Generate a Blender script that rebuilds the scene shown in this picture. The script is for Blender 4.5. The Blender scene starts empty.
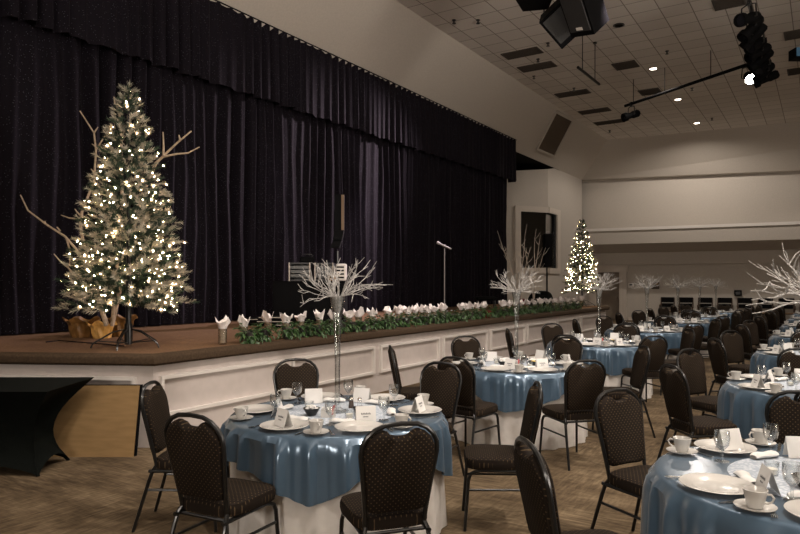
import bpy, math, random
from mathutils import Vector, Matrix
random.seed(7)
S = bpy.context.scene
COL = S.collection
PI = math.pi
rad = math.radians

# ------------------------------------------------------------------ camera
TH = rad(32.88)          # yaw of the view away from the stage line (y axis runs along the stage)
CT, ST = math.cos(TH), math.sin(TH)
F, HZ, CH = 656.0, 283.0, 1.65
cam = bpy.data.objects.new('camera', bpy.data.cameras.new('camera'))
COL.objects.link(cam)
cam.location = (0, 0, CH)
cam.rotation_euler = (PI / 2, 0, TH)
cam.data.sensor_width = 36
cam.data.lens = F / 800 * 36
cam.data.shift_y = (HZ - 267) / 800
cam.data.clip_start = 0.05
S.camera = cam

# ------------------------------------------------------------------ world, exposure
w = bpy.data.worlds.new('world'); S.world = w; w.use_nodes = True
w.node_tree.nodes['Background'].inputs[0].default_value = (0.5, 0.42, 0.36, 1)
w.node_tree.nodes['Background'].inputs[1].default_value = 0.02
S.view_settings.view_transform = 'Standard'
S.view_settings.look = 'None'
S.view_settings.exposure = 0.0
S.view_settings.gamma = 1.0
S.view_settings.use_curve_mapping = False
S.cycles.use_denoising = True
S.cycles.max_bounces = 6
S.cycles.diffuse_bounces = 3
S.cycles.glossy_bounces = 3
S.cycles.transparent_max_bounces = 16
S.cycles.sample_clamp_indirect = 4

WARM = (1.0, 0.89, 0.78)
NEUT = (1.0, 0.92, 0.84)


def spot(loc, to, power, angle=100, blend=0.6, size=0.08, col=WARM):
    l = bpy.data.lights.new('spot_lamp', 'SPOT')
    l.energy = power; l.color = col; l.spot_size = rad(angle); l.spot_blend = blend
    l.shadow_soft_size = size
    o = bpy.data.objects.new('spot_lamp', l); COL.objects.link(o)
    o.location = loc
    o.rotation_euler = (Vector(to) - Vector(loc)).to_track_quat('-Z', 'Y').to_euler()
    return o


ZC = 7.7                                   # ceiling height
# recessed house lights: x, y, power, on
HOUSE = [(-4.04, 26.9, 580, 1), (-4.04, 23.1, 480, 1), (-4.04, 19.4, 160, 1), (-4.04, 15.7, 0, 0),
         (-4.04, 8.4, 250, 1), (-4.04, 4.7, 220, 1),
         (0.6, 1.2, 850, 1), (0.6, 4.9, 1000, 1), (0.6, 8.6, 800, 1), (0.6, 12.3, 520, 1), (0.6, 16.0, 450, 1),
         (0.6, 19.7, 350, 1), (0.6, 23.4, 350, 1), (0.6, 27.0, 150, 1),
         (5.2, 3.0, 350, 1), (5.2, 10.4, 350, 1), (5.2, 17.8, 350, 1), (5.2, 25.2, 150, 1)]
for (x, y, p, on) in HOUSE:
    if on:
        spot((x, y, ZC - 0.06), (x, y, 0), p, (168 if x < 0 else 112) if y > 26 else 114, 0.35 if y > 26 else 0.7, 0.07)
def area(loc, to, power, sx, sy, col=WARM, spread=180):
    l = bpy.data.lights.new('area_lamp', 'AREA'); l.shape = 'RECTANGLE'; l.size = sx; l.size_y = sy; l.energy = power; l.color = col; l.spread = rad(spread)
    o = bpy.data.objects.new('area_lamp', l); COL.objects.link(o); o.location = loc
    o.rotation_euler = (Vector(to) - Vector(loc)).to_track_quat('-Z', 'Y').to_euler()
# added fill lamps at the unseen side and rear walls, standing in for bounce
area((11.6, 5, 5.8), (6.0, 5, 9.6), 1800, 2.0, 18, spread=110)
area((2.0, -6.7, 5.8), (1, -1, 9.6), 800, 12, 2.0, spread=110)
area((0.2, -6.7, 2.9), (-2, 6, 1.0), 260, 1.4, 1.0)  # added low fill, put in for streaks on the satin folds
# theatre lamps out over the floor behind the camera and by the track, aimed at the stage
spot((-7.2, -1.2, 7.0), (-5.6, 4.2, 0.4), 100, 60, 0.6, 0.10, NEUT)       # front corner of the stage
spot((-1.6, 2.0, 6.9), (-5.5, 7.2, 0.5), 620, 62, 0.8, 0.10, (1, .88, .80))    # stage front wash
spot((-1.4, 8.5, 6.9), (-5.5, 11.5, 0.6), 420, 60, 0.8, 0.10, (1, .88, .80))
spot((-5.6, 17.6, 7.2), (-9.2, 10.0, 2.4), 6200, 50, 0.9, 0.10, (1, .80, .88))  # curtain wash, raking along the folds
spot((-2.2, 11.4, 6.9), (-9.2, 11.0, 2.4), 1800, 44, 0.9, 0.10, (1, .82, .90))
spot((-2.0, 9.5, 6.9), (-8.2, 8.5, 1.0), 360, 44, 0.9, 0.10, (1, .86, .80))


# ------------------------------------------------------------------ helpers
def W(lat, d, z=0.0):
    """point at sideways offset lat and distance d from where the camera stands"""
    return Vector((CT * lat - ST * d, ST * lat + CT * d, z))


def D(px, py, d):
    return W((px - 400) / F * d, d, CH - (py - HZ) / F * d)


def onz(px, py, z):
    d = F * (CH - z) / (py - HZ)
    return W((px - 400) / F * d, d, z)


def onx(px, x):
    q = (px - 400) / F
    d = x / (CT * q - ST)
    return d


def proj(p):
    lat = CT * p[0] + ST * p[1]; d = -ST * p[0] + CT * p[1]
    if d < 0.1: return (-9999, -9999, d)
    return (400 + F * lat / d, HZ + F * (CH - p[2]) / d, d)


def seen(p, m=30):
    q = proj(p)
    return q[2] > 0.3 and -m < q[0] < 800 + m and -m < q[1] < 534 + m


class MB:
    def __init__(s):
        s.v = []; s.f = []; s.m = []; s.mi = 0

    def add(s, vs, fs):
        b = len(s.v); s.v += [tuple(v) for v in vs]
        for f in fs:
            s.f.append(tuple(b + i for i in f)); s.m.append(s.mi)

    def box(s, c, size, rot=None):
        hx, hy, hz = size[0] / 2, size[1] / 2, size[2] / 2
        vs = [Vector((x, y, z)) for x in (-hx, hx) for y in (-hy, hy) for z in (-hz, hz)]
        if rot is not None: vs = [rot @ v for v in vs]
        vs = [v + Vector(c) for v in vs]
        s.add(vs, [(0, 1, 3, 2), (4, 6, 7, 5), (0, 4, 5, 1), (2, 3, 7, 6), (0, 2, 6, 4), (1, 5, 7, 3)])

    def bbox(s, c, size, b=0.01, rot=None):
        """box with chamfered edges"""
        hx, hy, hz = size[0] / 2, size[1] / 2, size[2] / 2
        rings = []
        for (z, k) in ((-hz, b), (-hz + b, 0), (hz - b, 0), (hz, b)):
            x, y = hx - k, hy - k
            c2 = b
            rings.append([Vector(p + (z,)) for p in ((-x + c2, -y), (x - c2, -y), (x, -y + c2), (x, y - c2), (x - c2, y), (-x + c2, y), (-x, y - c2), (-x, -y + c2))])
        vs = [v for r in rings for v in r]
        if rot is not None: vs = [rot @ v for v in vs]
        vs = [v + Vector(c) for v in vs]
        fs = [tuple(range(7, -1, -1)), tuple(range(24, 32))]
        for k in range(3):
            for i in range(8):
                j = (i + 1) % 8
                fs.append((k * 8 + i, k * 8 + j, k * 8 + 8 + j, k * 8 + 8 + i))
        s.add(vs, fs)

    def tube(s, pts, r, n=8, cap=True, closed=False):
        pts = [Vector(p) for p in pts]
        m = len(pts)
        rs = r if isinstance(r, (list, tuple)) else [r] * m
        up = None; vs = []; fs = []
        for i, p in enumerate(pts):
            a = pts[i - 1] if (i > 0 or closed) else p
            b = pts[(i + 1) % m] if (i < m - 1 or closed) else p
            t = (b - a).normalized() if (b - a).length > 1e-9 else Vector((0, 0, 1))
            if up is None:
                up = t.orthogonal().normalized()
            else:
                up = (up - t * up.dot(t))
                up = up.normalized() if up.length > 1e-6 else t.orthogonal().normalized()
            sd = t.cross(up)
            for k in range(n):
                a2 = 2 * PI * k / n
                vs.append(p + (up * math.cos(a2) + sd * math.sin(a2)) * rs[i])
        for i in range(m if closed else m - 1):
            for k in range(n):
                k2 = (k + 1) % n; i2 = (i + 1) % m
                fs.append((i * n + k, i * n + k2, i2 * n + k2, i2 * n + k))
        if cap and not closed:
            fs.append(tuple(range(n - 1, -1, -1))); fs.append(tuple((m - 1) * n + k for k in range(n)))
        s.add(vs, fs)

    def lathe(s, prof, n=24, c=(0, 0, 0), cap=False):
        vs = []; fs = []
        for (r, z) in prof:
            for k in range(n):
                a = 2 * PI * k / n
                vs.append((c[0] + r * math.cos(a), c[1] + r * math.sin(a), c[2] + z))
        for i in range(len(prof) - 1):
            for k in range(n):
                k2 = (k + 1) % n
                fs.append((i * n + k, i * n + k2, (i + 1) * n + k2, (i + 1) * n + k))
        if cap:
            fs.append(tuple(range(n - 1, -1, -1))); fs.append(tuple((len(prof) - 1) * n + k for k in range(n)))
        s.add(vs, fs)

    def grid(s, fn, nu, nv, closed=False):
        vs = [fn(i / nu, j / nv) for j in range(nv + 1) for i in range(nu + (0 if closed else 1))]
        w_ = nu + (0 if closed else 1)
        fs = []
        for j in range(nv):
            for i in range(nu):
                i2 = (i + 1) % w_
                fs.append((j * w_ + i, j * w_ + i2, (j + 1) * w_ + i2, (j + 1) * w_ + i))
        s.add(vs, fs)

    def slab(s, outline, a, b, map_=None):
        """prism of a 2-D outline between offsets a and b along the third axis (outline in x,z; thickness in y)"""
        n = len(outline)
        vs = [Vector((x, a, z)) for (x, z) in outline] + [Vector((x, b, z)) for (x, z) in outline]
        if map_: vs = [map_(v) for v in vs]
        fs = [tuple(range(n)), tuple(range(2 * n - 1, n - 1, -1))] + [(i, n + i, n + (i + 1) % n, (i + 1) % n) for i in range(n)]
        s.add(vs, fs)

    def mesh(s, name, mats, smooth=True):
        me = bpy.data.meshes.new(name)
        me.from_pydata(s.v, [], s.f)
        if not isinstance(mats, (list, tuple)): mats = [mats]
        for m in mats: me.materials.append(m)
        me.polygons.foreach_set('material_index', s.m)
        if smooth:
            me.polygons.foreach_set('use_smooth', [True] * len(s.f))
        me.update()
        if smooth:
            try: me.set_sharp_from_angle(angle=rad(40))
            except Exception: pass
        return me

    def build(s, name, mats, parent=None, smooth=True):
        return put(name, s.mesh(name, mats, smooth), parent)


def put(name, me, parent=None):
    o = bpy.data.objects.new(name, me); COL.objects.link(o)
    if parent is not None: o.parent = parent
    return o


def thing(name, label, cat, loc=(0, 0, 0), rz=0, group=None):
    o = bpy.data.objects.new(name, None); COL.objects.link(o)
    o.location = loc; o.rotation_euler = (0, 0, rz); o.empty_display_size = 0.1
    return tag(o, label, cat, group)


def tag(o, label, cat, group=None):
    o['label'] = label; o['category'] = cat
    if group: o['group'] = group
    return o


def struct(o):
    o['kind'] = 'structure'
    return o


def copy_thing(src, label, loc, rz=0, group=None, scale=None):
    """a copy of a thing together with copies of its parts and their sub-parts"""
    r = src.copy(); COL.objects.link(r); r.location = loc; r.rotation_euler = (0, 0, rz)
    if scale: r.scale = (scale,) * 3
    r['label'] = label
    if group: r['group'] = group
    for ch in KIDS.get(src.name, []):
        c = ch.copy(); COL.objects.link(c); c.parent = r
        for g in KIDS.get(ch.name, []):
            e = g.copy(); COL.objects.link(e); e.parent = c
    return r


KIDS = {}


def note_kids(o):
    KIDS[o.name] = list(o.children)
    for c in o.children: KIDS[c.name] = list(c.children)


# ------------------------------------------------------------------ materials 
def mat(name, col, rough=0.6, metal=0.0, **kw):
    m = bpy.data.materials.new(name); m.use_nodes = True
    b = m.node_tree.nodes['Principled BSDF']
    b.inputs['Base Color'].default_value = (*col, 1)
    b.inputs['Roughness'].default_value = rough
    b.inputs['Metallic'].default_value = metal
    if rough >= .75: b.inputs['Specular IOR Level'].default_value = .08      # matt cloth, paint and carpet
    for k, v in kw.items():
        b.inputs[k.replace('_', ' ')].default_value = v
    return m


def nodes(m):
    nt = m.node_tree
    return nt, nt.nodes['Principled BSDF'], nt.nodes.new, nt.links.new


def noise_mat(name, c1, c2, scale, rough=0.8, bump=0.0, detail=4, stretch=None, **kw):
    m = mat(name, c1, rough, **kw)
    nt, b, N, L = nodes(m)
    tc = N('ShaderNodeTexCoord'); mp = N('ShaderNodeMapping'); nz = N('ShaderNodeTexNoise'); cr = N('ShaderNodeValToRGB')
    L(tc.outputs['Object'], mp.inputs[0]); L(mp.outputs[0], nz.inputs['Vector'])
    if stretch: mp.inputs['Scale'].default_value = stretch
    nz.inputs['Scale'].default_value = scale; nz.inputs['Detail'].default_value = detail
    cr.color_ramp.elements[0].color = (*c1, 1); cr.color_ramp.elements[1].color = (*c2, 1)
    cr.color_ramp.elements[0].position = 0.35; cr.color_ramp.elements[1].position = 0.65
    L(nz.outputs[0], cr.inputs[0]); L(cr.outputs[0], b.inputs['Base Color'])
    if bump:
        bp = N('ShaderNodeBump'); bp.inputs['Strength'].default_value = bump; bp.inputs['Distance'].default_value = 0.01
        L(nz.outputs[0], bp.inputs['Height']); L(bp.outputs[0], b.inputs['Normal'])
    return m


M = {}
M['wall'] = noise_mat('wall_paint', (.47, .43, .385), (.51, .465, .415), 30, .85, .1)
M['trim'] = mat('painted_trim', (.55, .49, .43), .5)
M['bright_trim'] = mat('white_trim', (.70, .66, .62), .4)
M['panel'] = noise_mat('stage_panel_paint', (.54, .485, .455), (.58, .52, .49), 8, .6)
M['black'] = mat('black_paint', (.004, .004, .0045), .75)
M['black_metal'] = mat('black_metal', (.008, .008, .008), .28, .0)
M['black_cloth'] = noise_mat('black_stretch_cloth', (.0035, .0045, .004), (.006, .0075, .0065), 60, .9)
M['dark_plastic'] = mat('dark_plastic', (.02, .02, .022), .4)
M['grille'] = noise_mat('speaker_grille', (.015, .015, .015), (.04, .04, .04), 160, .6)
M['void'] = mat('unlit_opening', (.006, .005, .004), .9)
M['vent'] = mat('vent_louvre', (.05, .038, .028), .7)
M['grille_cloth'] = noise_mat('brown_grille_cloth', (.085, .066, .048), (.12, .094, .07), 60, .85)
M['white_cloth'] = noise_mat('white_linen', (.60, .57, .54), (.66, .63, .60), 14, .8)
M['china'] = mat('white_china', (.53, .515, .49), .18, Coat_Weight=.3)
M['paper'] = mat('white_paper', (.70, .69, .675), .7)
M['ink'] = mat('grey_ink', (.12, .12, .13), .7)
M['chrome'] = mat('steel', (.75, .73, .70), .18, 1.0)
M['dull_metal'] = mat('dull_metal', (.36, .34, .33), .5, .2)
M['cardboard'] = noise_mat('cardboard', (.235, .15, .068), (.27, .172, .08), 5, .8, stretch=(1, 1, 6))
M['leaf'] = noise_mat('pothos_leaf', (.018, .055, .014), (.07, .14, .045), 16, .4)
M['pot'] = mat('dark_pot', (.05, .045, .04), .5)
M['red_pot'] = mat('red_pot', (.16, .02, .015), .5)
M['tissue'] = mat('white_tissue', (.86, .80, .78), .7, Subsurface_Weight=0.0)
M['twig_white'] = mat('whitewashed_twig', (.62, .55, .47), .7)
M['birch'] = noise_mat('pale_branch_bark', (.34, .26, .18), (.48, .38, .28), 30, .75)
M['gold_foil'] = noise_mat('gold_foil', (.60, .32, .08), (.80, .48, .16), 12, .35, .9)
M['brown_foil'] = noise_mat('brown_foil', (.14, .07, .02), (.26, .13, .04), 12, .35, .8)
M['needle'] = noise_mat('pine_needle', (.012, .030, .016), (.035, .065, .035), 10, .6)
M['frost'] = noise_mat('frosted_needle', (.26, .25, .19), (.52, .47, .38), 12, .65)
M['wood_seat'] = mat('brown_wood', (.05, .028, .015), .5)
M['tan'] = mat('tan_wood', (.16, .10, .055), .6)
M['door'] = noise_mat('door_paint', (.20, .16, .125), (.23, .185, .14), 4, .6)
M['butter'] = mat('butter', (.85, .62, .15), .4)
M['pepper'] = mat('pepper', (.06, .04, .03), .5)
M['red'] = mat('red_packet', (.60, .02, .03), .4)
M['wax'] = mat('candle_wax', (.85, .80, .70), .5)

# fairy bulbs, lamp lens
def glow(name, col, s):
    m = mat(name, col, .4)
    b = m.node_tree.nodes['Principled BSDF']
    b.inputs['Emission Color'].default_value = (*col, 1); b.inputs['Emission Strength'].default_value = s
    return m
M['bulb'] = glow('fairy_bulb', (1.0, .70, .40), 75)
M['lens_on'] = glow('lit_lens', (1.0, .90, .76), 14)
M['spot_on'] = glow('lit_stage_lens', (1.0, .93, .84), 40)
M['screen'] = glow('blue_screen', (.06, .14, .22), .25)

# clear glass, cheap: fresnel mix of see-through and mirror
def glass(name, tint=(.96, .97, .97), refl=1.0):
    m = bpy.data.materials.new(name); m.use_nodes = True
    nt = m.node_tree; nt.nodes.clear(); N = nt.nodes.new; L = nt.links.new
    out = N('ShaderNodeOutputMaterial'); mx = N('ShaderNodeMixShader'); tr = N('ShaderNodeBsdfTransparent'); gl = N('ShaderNodeBsdfGlossy'); lw = N('ShaderNodeLayerWeight')
    tr.inputs[0].default_value = (*tint, 1); gl.inputs['Roughness'].default_value = .06
    lw.inputs['Blend'].default_value = .35
    mm = N('ShaderNodeMath'); mm.operation = 'MULTIPLY_ADD'; mm.inputs[1].default_value = .75 * refl; mm.inputs[2].default_value = .05
    L(lw.outputs['Facing'], mm.inputs[0]); L(mm.outputs[0], mx.inputs[0]); L(tr.outputs[0], mx.inputs[1]); L(gl.outputs[0], mx.inputs[2]); L(mx.outputs[0], out.inputs[0])
    return m
M['glass'] = glass('clear_glass')
M['vase_glass'] = glass('vase_glass', (.94, .95, .95))
M['smoke_glass'] = glass('grey_glass', (.45, .45, .44))

# satin
m = mat('blue_satin', (.072, .124, .186), .23, .32, Sheen_Weight=.15)
m.node_tree.nodes['Principled BSDF'].inputs['Specular IOR Level'].default_value = .8
M['satin'] = m

# chair fabric with a woven dot
def fabric(name, sc, ro):
  m = mat(name, (.04, .03, .022), .8)
  nt, b, N, L = nodes(m)
  tc = N('ShaderNodeTexCoord'); vo = N('ShaderNodeTexVoronoi'); cr = N('ShaderNodeValToRGB')
  mp = N('ShaderNodeMapping'); mp.inputs['Scale'].default_value = sc; mp.inputs['Rotation'].default_value = ro
  L(tc.outputs['Object'], mp.inputs[0]); L(mp.outputs[0], vo.inputs['Vector'])
  vo.inputs['Scale'].default_value = 1; vo.inputs['Randomness'].default_value = 0.0
  cr.color_ramp.elements[0].color = (.095, .066, .037, 1); cr.color_ramp.elements[0].position = .10
  cr.color_ramp.elements[1].color = (.0150, .0108, .0082, 1); cr.color_ramp.elements[1].position = .20
  L(vo.outputs['Distance'], cr.inputs[0]); L(cr.outputs[0], b.inputs['Base Color'])
  return m
M['fabric_back'] = fabric('dotted_fabric_back', (50, 0, 50), (0, rad(45), 0))
M['fabric_seat'] = fabric('dotted_fabric_seat', (50, 50, 0), (0, 0, rad(45)))

# curtain velvet with tiny glints
m = mat('midnight_velvet', (.012, .011, .018), .85, Sheen_Weight=.03)
b = m.node_tree.nodes['Principled BSDF']
b.inputs['Sheen Roughness'].default_value = .35
b.inputs['Sheen Tint'].default_value = (.55, .45, .55, 1)
nt, b, N, L = nodes(m)
tc = N('ShaderNodeTexCoord'); vo = N('ShaderNodeTexVoronoi'); cr = N('ShaderNodeValToRGB')
vo.inputs['Scale'].default_value = 32
L(tc.outputs['Object'], vo.inputs['Vector'])
cr.color_ramp.elements[0].color = (.14, .14, .17, 1); cr.color_ramp.elements[0].position = .09
cr.color_ramp.elements[1].color = (.0072, .0056, .0084, 1); cr.color_ramp.elements[1].position = .15
L(vo.outputs['Distance'], cr.inputs[0]); L(cr.outputs[0], b.inputs['Base Color'])
M['velvet'] = m

# ceiling tiles
m = mat('ceiling_tile', (.30, .25, .205), .9)
nt, b, N, L = nodes(m)
tc = N('ShaderNodeTexCoord'); br = N('ShaderNodeTexBrick'); nz = N('ShaderNodeTexNoise'); mx = N('ShaderNodeMixRGB')
br.offset = 0.0; br.squash = 1.0
for k, v in (('Scale', 1.0), ('Mortar Size', .012), ('Mortar Smooth', .2), ('Brick Width', .61), ('Row Height', .61), ('Bias', 0)): br.inputs[k].default_value = v
br.inputs['Color1'].default_value = (.82, .77, .715, 1); br.inputs['Color2'].default_value = (.74, .69, .64, 1); br.inputs['Mortar'].default_value = (.32, .285, .25, 1)
nz.inputs['Scale'].default_value = 60; mx.blend_type = 'MULTIPLY'; mx.inputs[0].default_value = .35
L(tc.outputs['Object'], br.inputs['Vector']); L(tc.outputs['Object'], nz.inputs['Vector'])
L(br.outputs['Color'], mx.inputs[1]); L(nz.outputs['Color'], mx.inputs[2]); L(mx.outputs[0], b.inputs['Base Color'])
M['ceiling'] = m

# hall carpet: tiles of streaks laid in alternating directions
m = mat('hall_carpet', (.2, .15, .1), .95)
nt, b, N, L = nodes(m)
tc = N('ShaderNodeTexCoord')
def streak(scale):
    mp = N('ShaderNodeMapping'); mp.inputs['Scale'].default_value = scale
    mp.inputs['Rotation'].default_value = (0, 0, rad(-40))
    nz = N('ShaderNodeTexNoise'); nz.inputs['Scale'].default_value = 1; nz.inputs['Detail'].default_value = 5; nz.inputs['Roughness'].default_value = .62
    L(tc.outputs['Object'], mp.inputs[0]); L(mp.outputs[0], nz.inputs['Vector']); return nz
s1 = streak((5.0, 34, 1)); s2 = streak((34, 5.0, 1)); c = streak((1.4, 3.2, 1))
chk = N('ShaderNodeTexBrick'); chk.offset = .5
for k, v in (('Scale', 1.0), ('Mortar Size', 0), ('Brick Width', 1.0), ('Row Height', .5), ('Bias', 0)): chk.inputs[k].default_value = v
chk.inputs['Color1'].default_value = (0, 0, 0, 1); chk.inputs['Color2'].default_value = (1, 1, 1, 1)
mpc = N('ShaderNodeMapping'); mpc.inputs['Rotation'].default_value = (0, 0, rad(-40)); L(tc.outputs['Object'], mpc.inputs[0]); L(mpc.outputs[0], chk.inputs['Vector'])
a = N('ShaderNodeMixRGB'); L(chk.outputs['Color'], a.inputs[0]); L(s1.outputs[0], a.inputs[1]); L(s2.outputs[0], a.inputs[2])
ck = N('ShaderNodeTexNoise'); ck.inputs['Scale'].default_value = .9; L(tc.outputs['Object'], ck.inputs['Vector'])
mx = N('ShaderNodeMixRGB'); mx.inputs[0].default_value = .5; L(a.outputs[0], mx.inputs[1]); L(c.outputs[0], mx.inputs[2])
cr = N('ShaderNodeValToRGB')
e = cr.color_ramp.elements
e[0].color = (.050, .035, .021, 1); e[0].position = .38
e[1].color = (.215, .160, .100, 1); e[1].position = .64
e2 = e.new(.5); e2.color = (.105, .075, .046, 1)
L(mx.outputs[0], cr.inputs[0]); L(cr.outputs[0], b.inputs['Base Color'])
M['carpet'] = m
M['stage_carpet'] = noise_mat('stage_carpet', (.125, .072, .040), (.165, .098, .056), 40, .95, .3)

M['nosing_shaded'] = noise_mat('stage_nosing_carpet_shaded', (.046, .031, .020), (.068, .046, .029), 40, .95, .3)  # lip darker than the deck: shade painted into the same carpet
# crackled white table mat
m = mat('lace_mat', (.6, .62, .66), .5)
nt, b, N, L = nodes(m)
tc = N('ShaderNodeTexCoord'); vo = N('ShaderNodeTexVoronoi'); cr = N('ShaderNodeValToRGB')
vo.inputs['Scale'].default_value = 55; L(tc.outputs['Object'], vo.inputs['Vector'])
cr.color_ramp.elements[0].color = (.62, .65, .70, 1); cr.color_ramp.elements[0].position = .25
cr.color_ramp.elements[1].color = (.36, .42, .50, 1); cr.color_ramp.elements[1].position = .62
L(vo.outputs['Distance'], cr.inputs[0]); L(cr.outputs[0], b.inputs['Base Color'])
M['lace'] = m

# ------------------------------------------------------------------ room shell
XB, ZB = -9.26, 6.35                    # lower edge of the sloped bulkhead over the stage
XT = -7.7                               # where it meets the ceiling
K = Vector((XB, 29.6, 0))               # corner of the angled side wall and the back wall
BU = Vector((.9945, .1064, 0)).normalized()   # along the back wall
BN = Vector((.1064, -.9945, 0)).normalized()  # out of the back wall into the room
XR, YR = 12.0, -7.0
LB = 21.5


def kb(t, out, z):
    p = K + BU * t + BN * out
    return Vector((p.x, p.y, z))


b = MB(); b.box((1, 12, -.05), (26, 42, .1)); struct(b.build('floor', M['carpet'], smooth=False))
b = MB(); b.box((1.5, 12, ZC + .06), (26, 42, .12)); struct(b.build('ceiling', M['ceiling'], smooth=False))
b = MB(); b.box((XR + .1, 12, 4), (.2, 42, 8)); struct(b.build('wall_right', M['wall'], smooth=False))
b = MB(); b.box((1, YR - .1, 4), (26, .2, 8)); struct(b.build('wall_rear', M['wall'], smooth=False))
b = MB(); b.box((-11.2, 9, 4), (.2, 36, 8)); struct(b.build('wall_left', M['wall'], smooth=False))

# sloped bulkhead over the stage (side) and over the back wall
TOPK = Vector((XT, 28.05, ZC))
b = MB()
y0 = YR
b.add([(XB, y0, ZB), (XB, 29.6, ZB), TOPK, (XT, y0, ZC), (XB - .35, y0, ZB), (XB - .35, 29.9, ZB), (XB - .35, 29.9, ZC), (XB - .35, y0, ZC)],
      [(0, 1, 2, 3), (0, 4, 5, 1), (4, 7, 6, 5), (3, 2, 6, 7)])
struct(b.build('wall_left_bulkhead', M['wall'], smooth=False))
b = MB()
q0, q1 = kb(0, 0, ZB), kb(LB, 0, ZB - .55)
t1 = kb(LB, 1.62, ZC)
b.add([q0, q1, t1, TOPK, kb(0, -.3, ZB), kb(LB, -.3, ZB - .55), kb(LB, -.3, ZC), kb(0, -.3, ZC)],
      [(0, 3, 2, 1), (0, 1, 5, 4)])
struct(b.build('wall_back_bulkhead', M['wall'], smooth=False))

# back wall, with the door opening at t 0.45..1.65
DT0, DT1, DH = .62, 1.62, 2.12
b = MB()
def wallrect(t0, t1_, z0, z1, out=-.28):
    b.add([kb(t0, out, z0), kb(t1_, out, z0), kb(t1_, out, z1), kb(t0, out, z1)], [(0, 1, 2, 3)])
wallrect(-.3, DT0, 0, 2.46, -.12); wallrect(DT0, DT1, DH, 2.46, -.12); wallrect(DT1, LB, 0, 2.46, -.12)
for t in (DT0, DT1):
    b.add([kb(t, -.12, 0), kb(t, -.45, 0), kb(t, -.45, DH), kb(t, -.12, DH)], [(0, 1, 2, 3)])
b.add([kb(DT0, -.12, DH), kb(DT1, -.12, DH), kb(DT1, -.45, DH), kb(DT0, -.45, DH)], [(0, 1, 2, 3)])
# beam above, and the wall over the ledge
b.add([kb(-.3, -.12, 2.46), kb(LB, -.12, 2.46), kb(LB, .02, 2.46), kb(-.3, .02, 2.46)], [(0, 1, 2, 3)])
b.add([kb(-.3, .02, 2.46), kb(LB, .02, 2.46), kb(LB, .02, 2.98), kb(-.3, .02, 2.98)], [(0, 1, 2, 3)])
b.add([kb(-.3, -.28, 3.9), kb(LB, -.28, 3.9), kb(LB, -.28, 6.4), kb(-.3, -.28, 6.4)], [(0, 1, 2, 3)])
struct(b.build('wall_back', M['wall'], smooth=False))
# boxed ledge: fascia, top and underside
b = MB()
fo = 1.0
b.add([kb(-.3, fo, 3.33), kb(LB, fo, 3.33), kb(LB, fo, 3.94), kb(-.3, fo, 3.94), kb(-.3, 0, 2.98), kb(LB, 0, 2.98), kb(LB, -.28, 3.94), kb(-.3, -.28, 3.94)],
      [(0, 1, 2, 3), (0, 4, 5, 1), (3, 2, 6, 7), (0, 3, 7, 4), (1, 5, 6, 2)])
struct(b.build('wall_back_ledge', M['wall'], smooth=False))
b = MB()
b.add([kb(-.3, fo + .05, 3.90), kb(LB, fo + .05, 3.90), kb(LB, fo + .05, 4.02), kb(-.3, fo + .05, 4.02), kb(-.3, fo - .08, 3.90), kb(LB, fo - .08, 3.90), kb(LB, fo - .08, 4.02), kb(-.3, fo - .08, 4.02)],
      [(0, 1, 2, 3), (0, 4, 5, 1), (3, 2, 6, 7), (0, 3, 7, 4), (1, 5, 6, 2), (4, 7, 6, 5)])
struct(b.build('trim_1', M['bright_trim'], smooth=False))
b = MB()
for (t0, t1_) in ((-.2, DT0 - .35), (DT1 + .35, LB)):
    p0, p1 = kb(t0, -.1, .07), kb(t1_, -.1, .07)
    b.box((p0 + p1) / 2, ((p1 - p0).length, .04, .14), Matrix.Rotation(math.atan2(BU.y, BU.x), 3, 'Z'))
struct(b.build('baseboard_back', M['trim'], smooth=False))

# angled side wall with the window: facet A along the hall, facet B turning away behind the curtain
A0, A1 = K.copy(), Vector((XB, 25.2, 0))
B1 = A1 + Vector((-.571, -.82, 0)) * 2.4
def facet(b, p, q, z0, z1):
    b.add([(p.x, p.y, z0), (q.x, q.y, z0), (q.x, q.y, z1), (p.x, p.y, z1)], [(0, 1, 2, 3)])
def on_line(p, q, px):
    k = (px - 400) / F
    d_ = q - p
    # lat = k * depth
    f = lambda v: (CT * v.x + ST * v.y) - k * (-ST * v.x + CT * v.y)
    t = f(p) / (f(p) - f(q))
    return p + d_ * t
WZ0, WZ1 = 2.25, 4.45
wa = on_line(A0, A1, 556); wb = on_line(A1, B1, 520)
b = MB()
facet(b, A0, wa, 0, 6.5); facet(b, wa, A1, 0, WZ0); facet(b, A1, wb, 0, WZ0)
for (p_, q_, z0_, za_, zb2_) in ((wa, A1, WZ1, 6.38, 6.20), (A1, wb, WZ1, 6.20, 6.06), (wb, B1, 0, 6.06, 5.95)):
    b.add([(p_.x, p_.y, z0_), (q_.x, q_.y, z0_), (q_.x, q_.y, zb2_), (p_.x, p_.y, za_)], [(0, 1, 2, 3)])
struct(b.build('wall_side', M['wall'], smooth=False))
b = MB(); b.add([(XB + .02, 15, 6.34), (XB + .02, 26.5, 6.34), (XB - 2, 26.5, 6.38), (XB - 2, 15, 6.38)], [(0, 1, 2, 3)])
struct(b.build('ceiling_stage', M['void'], smooth=False))
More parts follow.
